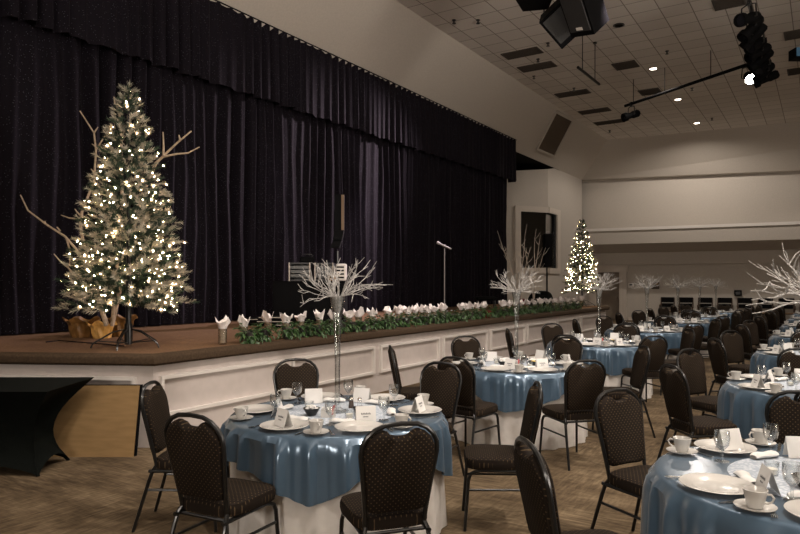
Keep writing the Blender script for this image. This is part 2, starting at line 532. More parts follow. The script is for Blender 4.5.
# window: frame, dark glass, room behind
wn = thing('window_1', 'wide dark window with cream frame in the angled wall beside the stage', 'window')
del wn['category']; del wn['label']; struct(wn)
b = MB()
def board(p, q, z0, z1, t=.07):
    d_ = (q - p); L_ = d_.length; ang = math.atan2(d_.y, d_.x)
    nrm = Vector((d_.y, -d_.x, 0)).normalized()
    if (Vector((0, 0, 0)) - p).dot(nrm) < 0: nrm = -nrm
    c = (p + q) / 2 + nrm * t / 2
    b.box((c.x, c.y, (z0 + z1) / 2), (L_, t, z1 - z0), Matrix.Rotation(ang, 3, 'Z'))
wa2 = on_line(A0, A1, 559); wb2 = on_line(A1, B1, 514.5)
board(wa2, A1, WZ1, WZ1 + .22); board(A1, wb2, WZ1, WZ1 + .22)
board(wa2, A1, WZ0 - .22, WZ0); board(A1, wb2, WZ0 - .22, WZ0)
board(wa2, wa, WZ0, WZ1); board(wb, wb2, WZ0, WZ1)
b.build('window_frame', M['trim'], wn, smooth=False)
b = MB(); bk = Vector((-.9, .25, 0))
board(wa + bk * .12, A1 + bk * .12, WZ0 - .1, WZ1 + .1, .01); board(A1 + bk * .12, wb + bk * .12, WZ0 - .1, WZ1 + .1, .01)
b.build('window_pane', M['smoke_glass'], wn, smooth=False)
# back of the booth seen through the glass
b = MB()
facet(b, wa + bk * 1.2 + Vector((.3, .8, 0)), wb + bk * 1.2 + Vector((-.8, -1.2, 0)), 1.0, 5.2)
struct(b.build('wall_booth', M['wall'], smooth=False))
b = MB()
for (t0, t1_) in ((.44, .60),):
    p = (wa + bk * 1.15).lerp(wb + bk * 1.15, t0); q = (wa + bk * 1.15).lerp(wb + bk * 1.15, t1_)
    facet(b, p, q, 1.3, 4.0)
struct(b.build('door_2', M['void'], smooth=False))

# door at the back
dr = thing('door_1', 'x', 'door'); del dr['category']; del dr['label']; struct(dr)
RB = Matrix.Rotation(math.atan2(BU.y, BU.x), 3, 'Z')
def bbk(b, t0, t1_, z0, z1, out0, out1):
    p = kb((t0 + t1_) / 2, (out0 + out1) / 2, (z0 + z1) / 2); b.box(p, (t1_ - t0, abs(out1 - out0), z1 - z0), RB)
b = MB()
bbk(b, DT0 - .30, DT0, 0, DH + .02, -.12, -.02); bbk(b, DT1, DT1 + .30, 0, DH + .02, -.12, -.02)
bbk(b, DT0 - .36, DT1 + .36, DH + .02, DH + .26, -.12, .0); bbk(b, DT0 - .40, DT1 + .40, DH + .26, DH + .32, -.12, .04)
for t in (DT0 - .15, DT1 + .15):
    for k in (-.07, 0, .07): bbk(b, t + k - .015, t + k + .015, .25, DH - .1, -.02, -.005)
b.build('door_frame', M['trim'], dr, smooth=False)
b = MB(); bbk(b, DT0, DT1, 0, DH, -.45, -.40)
bbk(b, DT0 + .06, DT0 + .12, 0, 1.55, -.40, -.385)
b.build('door_leaf', M['door'], dr, smooth=False)
b = MB(); p = kb(DT1 - .08, -.38, 1.0); b.tube([p, p + BN * .06, p + BN * .06 - BU * .1], .012, 6)
b.build('door_handle', M['chrome'], dr)

# ------------------------------------------------------------------ stage
SZ = .94
C0 = Vector((-5.55, 4.12, 0)); FD = Vector((-.89, -.455, 0)).normalized()
C1 = Vector((-5.55, 20.5, 0)); C2 = Vector((-11, 20.5, 0)); CL = C0 + FD * 6.2
stage = thing('stage', 'x', 'stage'); del stage['category']; del stage['label']; struct(stage)
b = MB()
def off(k):   # stage outline inset by k
    n1 = Vector((FD.y, -FD.x, 0));  n1 = n1 if n1.y < 0 else -n1
    n2 = Vector((1, 0, 0))
    a = CL - n1 * k; 
    # corner: intersection
    t = ((C0.x - k) - a.x) / (-FD.x)
    c = a - FD * t
    return [a, c, Vector((C1.x - k, C1.y - k, 0)), Vector((C2.x, C2.y - k, 0))]
prof = [(.10, .825), (0.02, .828), (-.0, .85), (-.0, .90), (.015, .925), (.045, .94), (.12, .94)]
rows = [off(k) for (k, z) in prof]
vs = []; fs = []
for r, (k, z) in zip(rows, prof):
    for p in r: vs.append((p.x, p.y, z))
for i in range(len(prof) - 1):
    for j in range(3):
        fs.append((i * 4 + j, i * 4 + j + 1, i * 4 + 5 + j, i * 4 + 4 + j))
b.add(vs, fs)
r = rows[-1]
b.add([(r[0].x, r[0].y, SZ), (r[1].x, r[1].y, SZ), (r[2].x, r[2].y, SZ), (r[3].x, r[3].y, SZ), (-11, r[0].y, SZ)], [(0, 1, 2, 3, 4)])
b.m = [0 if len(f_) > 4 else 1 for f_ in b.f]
b.build('stage_deck', [M['stage_carpet'], M['nosing_shaded']], stage)
b = MB()
f = off(.09)
for p, q in zip(f[:-1], f[1:]): facet(b, p, q, 0, .84)
b.build('stage_skirting', M['panel'], stage, smooth=False)
# raised panel frames
def pframe(p, q, z0, z1, wd=.035, t=.045):
    b = MB()
    d_ = (q - p).normalized(); ang = math.atan2(d_.y, d_.x); R = Matrix.Rotation(ang, 3, 'Z')
    nrm = Vector((d_.y, -d_.x, 0))
    if nrm.dot(-p) < 0: nrm = -nrm
    def bar(a, c, z0_, z1_):
        m_ = (a + c) / 2 + nrm * t / 2
        b.box((m_.x, m_.y, (z0_ + z1_) / 2), ((c - a).length, t, z1_ - z0_), R)
    bar(p, q, z1 - wd, z1); bar(p, q, z0, z0 + wd)
    bar(p, p + d_ * wd, z0 + wd, z1 - wd); bar(q - d_ * wd, q, z0 + wd, z1 - wd)
    b.build('panel_frame', M['bright_trim'], stage, smooth=False)
xf = C0.x - .09
for i in range(8):
    y0 = 4.24 + 1.95 * i
    pframe(Vector((xf, y0, 0)), Vector((xf, y0 + 1.80, 0)), .30, .71)
n_off = off(.09)[1]
for i in range(3):
    pframe(n_off + FD * (.17 + 1.95 * i), n_off + FD * (1.97 + 1.95 * i), .30, .71)

# ------------------------------------------------------------------ curtains
def folds(y, s=0.0):
    a = y * 2 * PI / .27 + 1.3 * math.sin(y * 1.7 + s) + .8 * math.sin(y * 4.1 + 2 * s)
    return (math.sin(a) + .30 * math.sin(2.1 * a + s)) * (.6 + .4 * math.sin(y * 2.3 + s))
b = MB()
def cur(u, v):
    y = .5 + u * 20.55; z = SZ + .015 + v * (5.9 - SZ)
    amp = .125 * (1.05 - .3 * v)
    return (-9.2 + folds(y) * amp + .01 * math.sin(z * 3 + y * 9), y + .03 * math.sin(z * 1.3 + y * 3), z)
b.grid(cur, 1900, 6)
tag(b.build('stage_curtain', M['velvet']), 'dark pleated velvet curtain hanging across the whole stage', 'curtain')
b = MB()
def val(u, v):
    y = .5 + u * 20.8; z = 5.16 + v * (6.6 - 5.16)
    return (-8.98 + folds(y * 1.15 + 3, 1.2) * .065 * (1.25 - .5 * v), y, z + (0.02 * math.sin(y * 11) if v < .01 else 0))
b.grid(val, 1500, 3)
b.add([(-8.98, 21.3, 5.16), (-9.28, 21.3, 5.16), (-9.28, 21.3, 6.6), (-8.98, 21.3, 6.6)], [(0, 1, 2, 3)])
b.add([(-8.92, .5, 6.6), (-8.92, 21.3, 6.6), (-9.3, 21.3, 6.6), (-9.3, .5, 6.6)], [(0, 1, 2, 3)])
tag(b.build('curtain_valance', M['velvet']), 'dark gathered valance running along the top of the stage curtain', 'curtain')

# ------------------------------------------------------------------ ceiling fittings
def onplane_ceiling(px, py): return onz(px, py, ZC)
dl = None
for (x, y, p_, on) in HOUSE:
    if not seen((x, y, ZC), 10): continue
    t = thing('downlight', ('lit' if on else 'unlit') + ' round recessed downlight in the ceiling, ' + {26.9: 'last before the back wall', 23.1: 'middle of the lit row', 19.4: 'beside a square vent', 15.7: 'above the hanging bar'}.get(y, 'over the outer tables'), 'ceiling light', (x, y, ZC), 0, 'recessed downlights')
    b = MB(); b.lathe([(.095, 0), (.13, -.004), (.13, -.02), (.10, -.022), (.09, -.012)], 20)
    b.build('trim_ring', M['trim'] if on else M['black_metal'], t)
    b = MB(); b.lathe([(.0001, -.014), (.092, -.014)], 20); b.build('lamp_lens', M['lens_on'] if on else M['void'], t)

def vent(c, sx, sy, label):
    t = thing('ceiling_vent', label, 'vent', (c.x, c.y, ZC), 0, 'ceiling vents')
    b = MB(); fr = .035
    for s_ in (-1, 1):
        b.box((s_ * (sx / 2 - fr / 2), 0, -.012), (fr, sy, .024)); b.box((0, s_ * (sy / 2 - fr / 2), -.012), (sx - 2 * fr, fr, .024))
    b.build('vent_frame', M['vent'], t, smooth=False)
    b = MB(); b.box((0, 0, -.004), (sx - 2 * fr, sy - 2 * fr, .006))
    n = int((sy - 2 * fr) / .07)
    for i in range(n):
        b.box((0, -(sy / 2 - fr) + (i + .5) * (sy - 2 * fr) / n, -.013), (sx - 2 * fr, .02, .016), Matrix.Rotation(.5, 3, 'X'))
    b.build('vent_louvre', M['vent'], t, smooth=False)
for (px, py, sx, sy, lab) in ((522, 53, 1.0, .50, 'long dark ceiling vent, first of the five along the bulkhead'), (537, 66.5, 1.0, .50, 'long dark ceiling vent, second of the five along the bulkhead'),
                              (572.5, 93.2, 1.05, .50, 'long dark ceiling vent, third of the five along the bulkhead'), (594.5, 110.8, 1.05, .50, 'long dark ceiling vent, fourth of the five along the bulkhead'),
                              (609, 122, 1.05, .50, 'long dark ceiling vent, last of the five along the bulkhead'), (625.5, 65, .62, .62, 'square ceiling vent beside the first lit downlight'),
                              (650, 91.5, .62, .62, 'square ceiling vent above the lighting pipe'), (729, 2, .62, .62, 'square ceiling vent beside the stage light cluster'),
                              (799, 33.5, .62, .62, 'square ceiling vent above the small blue screen'), (800, 70.5, .62, .62, 'square ceiling vent beyond the small blue screen')):
    vent(onplane_ceiling(px, py), sx, sy, lab)

for i, (px, py) in enumerate(((454, 20), (478, 20), (538, 59), (548, 43), (534, 76), (574, 88), (609.5, 130.5), (667, 51), (712, 118), (692, 88))):
    p = onplane_ceiling(px, py)
    b = MB(); b.lathe([(.001, 0), (.05, 0), (.05, -.012), (.018, -.016), (.016, -.07), (.045, -.075), (.045, -.085), (.001, -.086)], 10)
    o = b.build('sprinkler_head', M['black_metal']); o.location = p
    tag(o, ['small ceiling sprinkler closest to the camera, above the bulkhead', 'small dark sprinkler in the ceiling near the bulkhead speakers', 'small sprinkler between the first two long vents', 'small sprinkler under the big hanging speakers', 'small sprinkler just past the second long vent', 'small sprinkler beside the third long vent', 'small sprinkler past the last long vent', 'small sprinkler between the two square vents', 'small sprinkler beyond the last lit downlight', 'small sprinkler under the lighting pipe'][i], 'sprinkler', 'ceiling sprinklers')

# grille panel on the sloped bulkhead
def onslope(px, py):
    # plane through (XB,.,ZB) and (XT,.,ZC)
    n = Vector((ZC - ZB, 0, XB - XT)); o_ = Vector((0, 0, CH))
    dv = W((px - 400) / F, 1, 0) + Vector((0, 0, -(py - HZ) / F))
    t = (Vector((XB, 0, ZB)) - o_).dot(n) / dv.dot(n)
    return o_ + dv * t
pts = [onslope(*q) for q in ((555.5, 110.5), (572.5, 119.5), (553.6, 156), (536, 148.5))]
ctr = sum(pts, Vector()) / 4
nrm = Vector((ZC - ZB, 0, XB - XT)).normalized()
if nrm.x < 0: nrm = -nrm
t = thing('bulkhead_grille', 'tall dark grille in a cream frame on the sloped bulkhead', 'grille', ctr)
def plate(b, poly, h0, h1):
    n_ = len(poly); vs = [p + nrm * h0 for p in poly] + [p + nrm * h1 for p in poly]
    b.add(vs, [tuple(range(n_)), tuple(range(2 * n_ - 1, n_ - 1, -1))] + [(i, (i + 1) % n_, n_ + (i + 1) % n_, n_ + i) for i in range(n_)])
rel = [p - ctr for p in pts]
b = MB()
for i in range(4):
    p, q = rel[i], rel[(i + 1) % 4]
    plate(b, [p * 1.04, q * 1.04, q * .93, p * .93], 0, .07)
b.build('grille_frame', M['wall'], t, smooth=False)
b = MB(); plate(b, [p * .93 for p in rel], 0, .03)
b.build('grille_cloth', M['grille_cloth'], t, smooth=False)

# big hanging speakers
def speaker(label, c, size, rot, logo=True, taper=.7):
    t = thing('hanging_speaker', label, 'speaker', c)
    sx, sy, sz = size
    b = MB()
    vs = []
    for z in (-sz / 2, sz / 2):
        for (x, y) in ((-sx / 2, -sy / 2), (sx / 2, -sy / 2), (sx / 2 * taper, sy / 2), (-sx / 2 * taper, sy / 2)): vs.append(rot @ Vector((x, y, z)))
    b.add(vs, [(0, 3, 2, 1), (4, 5, 6, 7), (0, 1, 5, 4), (1, 2, 6, 5), (2, 3, 7, 6), (3, 0, 4, 7)])
    b.build('cabinet', M['black'], t, smooth=False)
    b = MB(); b.box(rot @ Vector((0, -sy / 2 - .012, .02)), (sx - .08, .025, sz - .14), rot); b.build('front_grille', M['grille'], t, smooth=False)
    if logo:
        b = MB(); b.box(rot @ Vector((0, -sy / 2 - .028, -sz / 2 + .14)), (.13, .008, .05), rot); b.build('badge', M['bright_trim'], t, smooth=False)
    b = MB()
    for s_ in (-1, 1):
        p = Vector((s_ * sx * .3, 0, 0)); p = rot @ Vector((s_ * sx * .3, .05, sz * .45))
        b.tube([p, (p.x, p.y, ZC - c.z)], .012, 6)
    b.build('suspension_cable', M['black_metal'], t)
    return t
def aim(yaw, pitch, roll=0): return Matrix.Rotation(yaw, 3, 'Z') @ Matrix.Rotation(pitch, 3, 'X') @ Matrix.Rotation(roll, 3, 'Y')
c = D(583, 0, 10.8); speaker('big black speaker hung over the hall, tilted furthest down', c, (.50, .50, 1.0), aim(rad(-32), rad(38), rad(14)))
c = D(562, 22, 11.6); speaker('wedge-ended black speaker behind the big tilted one', c, (.56, .5, .62), aim(rad(25), rad(30), rad(-42)), False)
c = D(535, -11, 11.2); speaker('level black speaker with pale badge at the cluster edge', c, (.62, .60, .52), aim(rad(20), rad(4)))

# small hanging bar on two rods
t = thing('hanging_bar', 'short black bar hanging from two thin rods below the ceiling', 'bar')
pa, pb = D(582.5, 71, 15.9), D(595, 81, 16.5)
b = MB(); d_ = (pb - pa); b.tube([pa - d_ * .35, pb + d_ * .35], .035, 8); b.build('pipe', M['black_metal'], t)
for p in (pa, pb):
    b = MB(); b.tube([p, (p.x, p.y, ZC)], .012, 6); b.lathe([(.001, 0), (.05, 0), (.05, -.03), (.001, -.03)], 10, (p.x, p.y, ZC)); b.build('rod', M['black_metal'], t)

# lighting pipe with stage lights
pA = D(625, 106, 19.8); pB = D(752, 63, 16.0)
t = thing('lighting_pipe', 'long black lighting pipe hung slantwise below the ceiling', 'pipe')
b = MB(); b.tube([pA, pB], .045, 8); b.build('pipe', M['black'], t)
for k in (.08, .36, .72):
    p = pA.lerp(pB, k); b = MB(); b.tube([p, (p.x, p.y, ZC)], .012, 6); b.build('rod', M['black_metal'], t)
pC = D(747, -4, 12.2); pD = D(768, 70, 16.6); pD.z = pC.z = (pC.z + pD.z) / 2
t = thing('lighting_pipe', 'black lighting pipe crowded with stage lights', 'pipe')
b = MB(); b.tube([pC, pD], .045, 8); b.build('pipe', M['black_metal'], t)
for k in (.1, .9):
    p = pC.lerp(pD, k); b = MB(); b.tube([p, (p.x, p.y, ZC)], .012, 6); b.build('rod', M['black_metal'], t)

def stage_light(label, hang, direction, L_=.55, rr=.13, on=False):
    t = thing('stage_light', label, 'stage light', hang, 0, 'stage lights on the pipes')
    dv = Vector(direction).normalized(); q = dv.to_track_quat('Z', 'Y').to_matrix()
    c = Vector((0, 0, -.34))
    def rot(prof, n=14):
        b = MB(); b.lathe(prof, n); b.v = [tuple(c + q @ Vector(v)) for v in b.v]; return b
    rot([(.001, -L_ * .5), (rr * .6, -L_ * .5), (rr * .85, -L_ * .42), (rr * .85, -L_ * .1), (rr * .7, -L_ * .05), (rr * .7, L_ * .25), (rr, L_ * .3), (rr, L_ * .5), (rr * .9, L_ * .5), (rr * .88, L_ * .36)]).build('can', M['black'], t)
    rot([(.001, L_ * .37), (rr * .9, L_ * .37)]).build('lens', M['spot_on'] if on else M['smoke_lens'], t)
    b = MB(); sx = q @ Vector((1, 0, 0)); sx = Vector((sx.x, sx.y, 0)).normalized() if sx.xy.length > .1 else Vector((1, 0, 0))
    b.tube([c - sx * rr, c - sx * (rr + .04), Vector((0, 0, -.10)) - sx * (rr + .02), Vector((0, 0, -.06)), Vector((0, 0, -.10)) + sx * (rr + .02), c + sx * (rr + .04), c + sx * rr], .014, 6); b.build('yoke', M['black_metal'], t)
    b = MB(); b.box((0, 0, -.02), (.06, .08, .14)); b.build('clamp', M['black_metal'], t, smooth=False)
    return t
M['smoke_lens'] = mat('dark_lens', (.02, .02, .025), .1)
p = pA.lerp(pB, .06); stage_light('lone black stage light at the far end of the slanted pipe', p, W(-1.0, -.25, -.35))
ords = ['first', 'second', 'third', 'fourth', 'fifth', 'sixth', 'seventh', 'eighth', 'ninth']
for i in range(9):
    p = pC.lerp(pD, .06 + i * .104)
    stage_light('black stage light, %s from the camera along the crowded pipe' % ords[i], p, W(-1.0 + .5 * ((i * 7) % 5) / 4, -.5 + .45 * (i % 3), -.35 - .5 * ((i * 3) % 4) / 3), .56, .125)
p = pA.lerp(pB, .985); stage_light('lit stage light glowing white at the end of the pipes', p, W(-.35, -1.0, -.55), .45, .14, True)

# ceiling projector
t = thing('ceiling_screen', 'small dark box with a blue screen under the ceiling', 'screen', D(800, 53, 17))
b = MB(); b.box((0, 0, 0), (.42, .3, .34), Matrix.Rotation(TH, 3, 'Z')); b.build('box', M['black'], t, smooth=False)
b = MB(); b.box(Matrix.Rotation(TH, 3, 'Z') @ Vector((0, -.155, 0)), (.36, .012, .26), Matrix.Rotation(TH, 3, 'Z')); b.build('screen', M['screen'], t, smooth=False)
b = MB(); b.tube([(0, 0, .15), (0, 0, ZC - D(800, 53, 17).z)], .025, 8); b.build('drop_pole', M['black_metal'], t)

# ------------------------------------------------------------------ wall things at the back
def onback(px, py, out=-.12):
    o_ = Vector((0, 0, CH)); dv = W((px - 400) / F, 1, 0) + Vector((0, 0, -(py - HZ) / F))
    p0 = K + BN * out
    t = (p0 - o_).dot(BN) / dv.dot(BN)
    return o_ + dv * t
p = onback(631, 285.5); t = thing('thermostat', 'small pale wall control beside the back door', 'wall control', p)
b = MB(); b.bbox(BN * .03, (.22, .06, .20), .015, RB); b.build('housing', M['bright_trim'], t)
b = MB(); b.box(BN * .062 + Vector((0, 0, .03)), (.12, .006, .06), RB); b.build('display', M['dark_plastic'], t, smooth=False)
p = onback(655.5, 285.5); t = thing('wall_plaque', 'small brown plaque on the back wall', 'plaque', p)
b = MB(); b.bbox(BN * .02, (.32, .04, .30), .01, RB); b.build('board', M['wood_seat'], t)
b = MB(); b.box(BN * .042 + Vector((0, 0, .07)), (.26, .006, .06), RB); b.build('plate', M['cardboard'], t, smooth=False)

# row of wooden armchairs along the back wall
def armchair_parts(t):
    b = MB(); b.bbox((0, 0, .44), (.52, .50, .07), .02); b.build('seat', M['tan'], t)
    b = MB(); b.bbox((0, -.26, .93), (.56, .06, .22), .02); b.bbox((0, -.25, .70), (.46, .035, .16), .01); b.build('backrest', M['black'], t)
    for sx in (-1, 1):
        for sy in (-1, 1):
            b = MB(); b.tube([(sx * .26, sy * .25, 0), (sx * .26, sy * .25, .66 if sy > 0 else 1.0)], .024, 8); b.build('leg', M['wood_seat'], t)
        b = MB(); b.tube([(sx * .26, -.25, .68), (sx * .28, 0, .72), (sx * .27, .22, .70), (sx * .26, .27, .64)], .03, 8); b.build('armrest', M['wood_seat'], t)
ORD = ['first', 'second', 'third', 'fourth', 'fifth', 'sixth', 'seventh', 'eighth', 'ninth', 'tenth']
rzb = math.atan2(BU.y, BU.x) + PI
first = None
for i in range(9):
    p = onback(668, 300) + BU * (.735 * i) + BN * .42; p.z = 0
    lab = 'black-topped wooden armchair against the back wall, %s from the door' % ORD[i]
    if first is None:
        first = thing('armchair', lab, 'chair', p, rzb, 'armchairs along the back wall'); armchair_parts(first); note_kids(first)
    else: copy_thing(first, lab, p, rzb)
p = onback(738, 294) ; 
t = thing('wall_box', 'small black box on the back wall above the armchairs', 'box', onback(738, 293))
b = MB(); b.bbox(BN * .06, (.28, .12, .24), .015, RB); b.build('housing', M['black'], t)
b = MB(); b.box(BN * .122, (.18, .006, .12), RB); b.build('display', M['dark_plastic'], t, smooth=False)

# ------------------------------------------------------------------ christmas trees
def bulb_shape(b, p, r):
    s3 = [(0, 0, 1), (0, 0, -1)] + [(math.cos(a), math.sin(a), 0) for a in (0, PI / 3, 2 * PI / 3, PI, 4 * PI / 3, 5 * PI / 3)]
    vs = [Vector(p) + Vector(v) * r for v in s3]
    b.add(vs, [(0, 2 + k, 2 + (k + 1) % 6) for k in range(6)] + [(1, 2 + (k + 1) % 6, 2 + k) for k in range(6)])


def xmas_tree(label, loc, z0, z1, R0, nb, seed, br_=.014, dens=1.0, pal=.72):
    rnd = random.Random(seed)
    t = thing('christmas_tree', label, 'christmas tree', loc)
    b = MB(); b.tube([(0, 0, .04), (0, 0, z0 + .2), (0, 0, z1 - .1)], [.032, .03, .008], 8); b.build('trunk', M['black_metal'], t)
    b = MB()
    for k in range(5):
        a = k * 2 * PI / 5 + .35
        c_, s_ = math.cos(a), math.sin(a)
        b.tube([(.03 * c_, .03 * s_, .20), (.16 * c_, .16 * s_, .17), (.36 * c_, .36 * s_, .05), (.38 * c_, .38 * s_, .0)], .009, 6)
        b.tube([(.03 * c_, .03 * s_, .05), (.30 * c_, .30 * s_, .075)], .006, 6)
    b.lathe([(.045, .03), (.045, .26)], 10)
    b.build('stand', M['black_metal'], t)
    fol = MB(); bulbs = []
    H = z1 - z0
    levels = int(36 * dens)
    for li in range(levels):
        f = (li + .5) / levels
        zz = z0 + .10 + (H - .16) * f ** .95
        R = R0 * (1 - f) ** .88 + .02
        nbr = max(5, int((17 * (1 - f) + 5) * (1 if dens >= 1 else .8)))
        ph = rnd.random() * 6
        for k in range(nbr):
            a = ph + 2 * PI * k / nbr + rnd.uniform(-.15, .15)
            Rb = R * rnd.uniform(.78, 1.10)
            dirv = Vector((math.cos(a), math.sin(a), rnd.uniform(-.05, .30) + .35 * f))
            tip = Vector((0, 0, zz)) + dirv * Rb + Vector((0, 0, -.10 * Rb))
            base = Vector((0, 0, zz))
            ns = max(2, int(Rb / .06))
            for j in range(ns):
                g = (j + 1) / ns
                if g < .30: continue
                side = rnd.uniform(-1, 1) * .10 * (1.1 - g) * (1 if Rb > .2 else .5)
                p = base.lerp(tip, g) + Vector((-math.sin(a), math.cos(a), 0)) * side + Vector((0, 0, rnd.uniform(-.03, .03)))
                od = (dirv + Vector((rnd.uniform(-.5, .5), rnd.uniform(-.5, .5), rnd.uniform(-.35, .45)))).normalized()
                ln = rnd.uniform(.09, .16) * (1 if g > .8 else .85) * (1 - .35 * f)
                fol.mi = 1 if rnd.random() < pal * (g ** 1.2) else 0
                sx = od.orthogonal().normalized(); sy = od.cross(sx)
                nn = 15
                for q in range(nn):
                    aa = q * 2.4 + rnd.random(); h = q / nn
                    rdv = sx * math.cos(aa) + sy * math.sin(aa)
                    p0 = p + od * (h * ln * .75)
                    p1 = p0 + (od * .75 + rdv * .72).normalized() * (.07 * (1 - .35 * h))
                    wv = od.cross(rdv) * .0062
                    fol.add([p0 - wv, p0 + wv, p1], [(0, 1, 2)])
                e_ = p + od * ln; wv = sx * .006
                fol.add([p - wv, p + wv, e_], [(0, 1, 2)])
                if g > .55: bulbs.append((p + od * rnd.uniform(0, .09), g))
    fol.build('foliage', [M['needle'], M['frost']], t, smooth=False)
    rnd.shuffle(bulbs)
    b = MB()
    for (p, g) in bulbs[:nb]: bulb_shape(b, p, br_ * rnd.uniform(.7, 1.2))
    o = b.build('fairy_lights', M['bulb'], t, smooth=False); o['kind'] = 'stuff'
    return t

TREE = onz(128.5, 347, SZ)
xmas_tree('tall frosted christmas tree with warm fairy lights at the stage corner', TREE, .34, 2.92, .61, 380, 3, .0088)
TREE2 = W((582 - 400) / F * 19.9, 19.9, SZ)
xmas_tree('smaller lit christmas tree at the far end of the stage', TREE2, .34, 2.66, .50, 260, 11, .0105, .8, .25)

# bare branches and foil pots behind the big tree
def branch(label, px_path, d0, twigs, r0=.022, name='bare_branch', m='birch', cat='branch', group=None):
    pts = [D(x, y, d0 + .02 * i) for i, (x, y) in enumerate(px_path)]
    n = len(pts); b = MB()
    b.tube(pts, [r0 * (1 - .65 * i / (n - 1)) for i in range(n)], 7)
    for tw in twigs:
        tp = [D(x, y, d0 + .03 + .02 * i) for i, (x, y) in enumerate(tw)]
        b.tube(tp, [r0 * .55 * (1 - .5 * i / (len(tp) - 1)) for i in range(len(tp))], 6)
    return tag(b.build(name, M[m]), label, cat, group)

branch('pale forked branch curving out low beside the big tree', [(106, 326), (98, 300), (84, 262), (76, 249), (65, 236.5), (47, 225), (28, 210.5), (20.5, 195)], 7.95,
       [[(66, 237), (70.5, 252), (69.5, 264), (68, 268)], [(78, 279), (68, 267.5), (60, 261), (54, 254)], [(60, 231), (57, 227)], [(45, 224), (45, 221)]])
branch('pale upright branch rising behind the big tree towards the corner', [(108, 326), (88, 270), (80.5, 226), (82, 212), (89, 194), (94, 182), (96, 150), (94, 133), (87, 122), (80, 111)], 8.5,
       [[(79, 219), (69, 218), (61, 215)], [(80, 215), (77, 212), (75, 209)], [(97, 149), (101, 142), (105, 136)], [(94, 133), (98, 127)], [(95, 146), (92, 144)], [(94.5, 173), (91, 169)]])
branch('thick pale branch poking out near the tree top towards the curtain', [(112, 326), (140, 200), (156, 163), (163.5, 156), (177, 143), (191.5, 131)], 8.3,
       [[(163.5, 155.5), (163.6, 145), (163, 132)], [(164, 156.5), (177, 154), (188, 153), (199.5, 147)], [(180, 140), (179, 135)]], .026)
branch('short pale twig showing beside the tree tip', [(112, 326), (122, 200), (121, 130), (119, 110), (115, 104), (114, 97)], 8.2, [])
def foil_pot(label, p, r, h, m, name='foil_pot'):
    rnd = random.Random(4)
    t = thing(name, label, 'plant pot', p)
    b = MB()
    def fn(u, v):
        a = u * 2 * PI
        rr = r * (.78 + .3 * v + (.28 * (v - .8) * 5 if v > .8 else 0)) * (1 + .07 * math.sin(a * 7 + v * 5) + .05 * math.sin(a * 13))
        return (rr * math.cos(a), rr * math.sin(a), h * v + (.03 * math.sin(a * 5) if v > .9 else 0))
    b.grid(fn, 48, 10, True); b.build('foil_wrap', M[m], t)
    b = MB(); b.lathe([(.001, h * .85), (r * .95, h * .85)], 20); b.build('soil', M['pot'], t)
    return t
foil_pot('crumpled gold foil pot on the stage behind the big tree', onz(102, 338, SZ), .13, .19, 'gold_foil')
foil_pot('dull brown foil pot, widest of those behind the big tree', W((82 - 400) / F * 8.62, 8.62, SZ), .16, .24, 'brown_foil')
foil_pot('brown gold foil pot half hidden by the big tree trunk', W((121 - 400) / F * 8.75, 8.75, SZ), .15, .26, 'brown_foil')
# power cord of the tree lights
b = MB()
pts = [onz(x, y, SZ + .012) for (x, y) in ((46, 342), (58, 340.5), (72, 341.5), (84, 342.5), (98, 343.5), (112, 345), (124, 346))]
b.tube(pts, .007, 6)
tag(b.build('power_cord', M['black']), 'thin black power cord lying on the stage by the big tree', 'cord')

# ------------------------------------------------------------------ vases, tissue, potted plants along the stage edge
def vase_mesh():
    b = MB(); b.lathe([(.001, .004), (.046, .004), (.05, .01), (.05, .205), (.046, .205), (.045, .02), (.001, .02)], 18); return b.mesh('glass_vase', M['vase_glass'])
VASE = vase_mesh()
def fill_mesh():
    b = MB(); b.lathe([(.001, .021), (.040, .021), (.040, .175), (.001, .18)], 14); return b.mesh('vase_filler', M['birch'])
def tissue_mesh(seed):
    rnd = random.Random(seed); b = MB()
    n = 14; pk = [rnd.random() for _ in range(n)]; fl = [rnd.random() for _ in range(n)]
    def fn(u, v):
        a = u * 2 * PI
        k = int(round(u * n)) % n
        rr = .040 + .030 * v + .030 * v * (fl[k] - .4) - .012 * math.sin(v * PI) * fl[(k * 3) % n]
        z = -.02 + v * (.055 + .085 * pk[k] ** 1.6) + .012 * math.sin(a * 3 + seed) * v
        return (rr * math.cos(a + .2 * (fl[k] - .5)), rr * math.sin(a), z)
    b.grid(fn, n, 4, True)
    b.lathe([(.001, .075), (.030, .055), (.045, .02)], 9)
    return b.mesh('tissue_paper', M['tissue'], smooth=False)
TIS = [tissue_mesh(s) for s in range(6)]
def leaf(b, p, dirv, L_, w_):
    dirv = dirv.normalized(); sd = dirv.cross(Vector((0, 0, 1)));  sd = sd.normalized() if sd.length > .05 else Vector((1, 0, 0))
    up = sd.cross(dirv)
    q = [p, p + dirv * L_ * .35 + sd * w_ + up * .008, p + dirv * L_ * .35 - up * .006, p + dirv * L_ * .35 - sd * w_ + up * .008, p + dirv * L_ - up * L_ * .25]
    b.add(q, [(0, 1, 2), (0, 2, 3), (1, 4, 2), (2, 4, 3)])
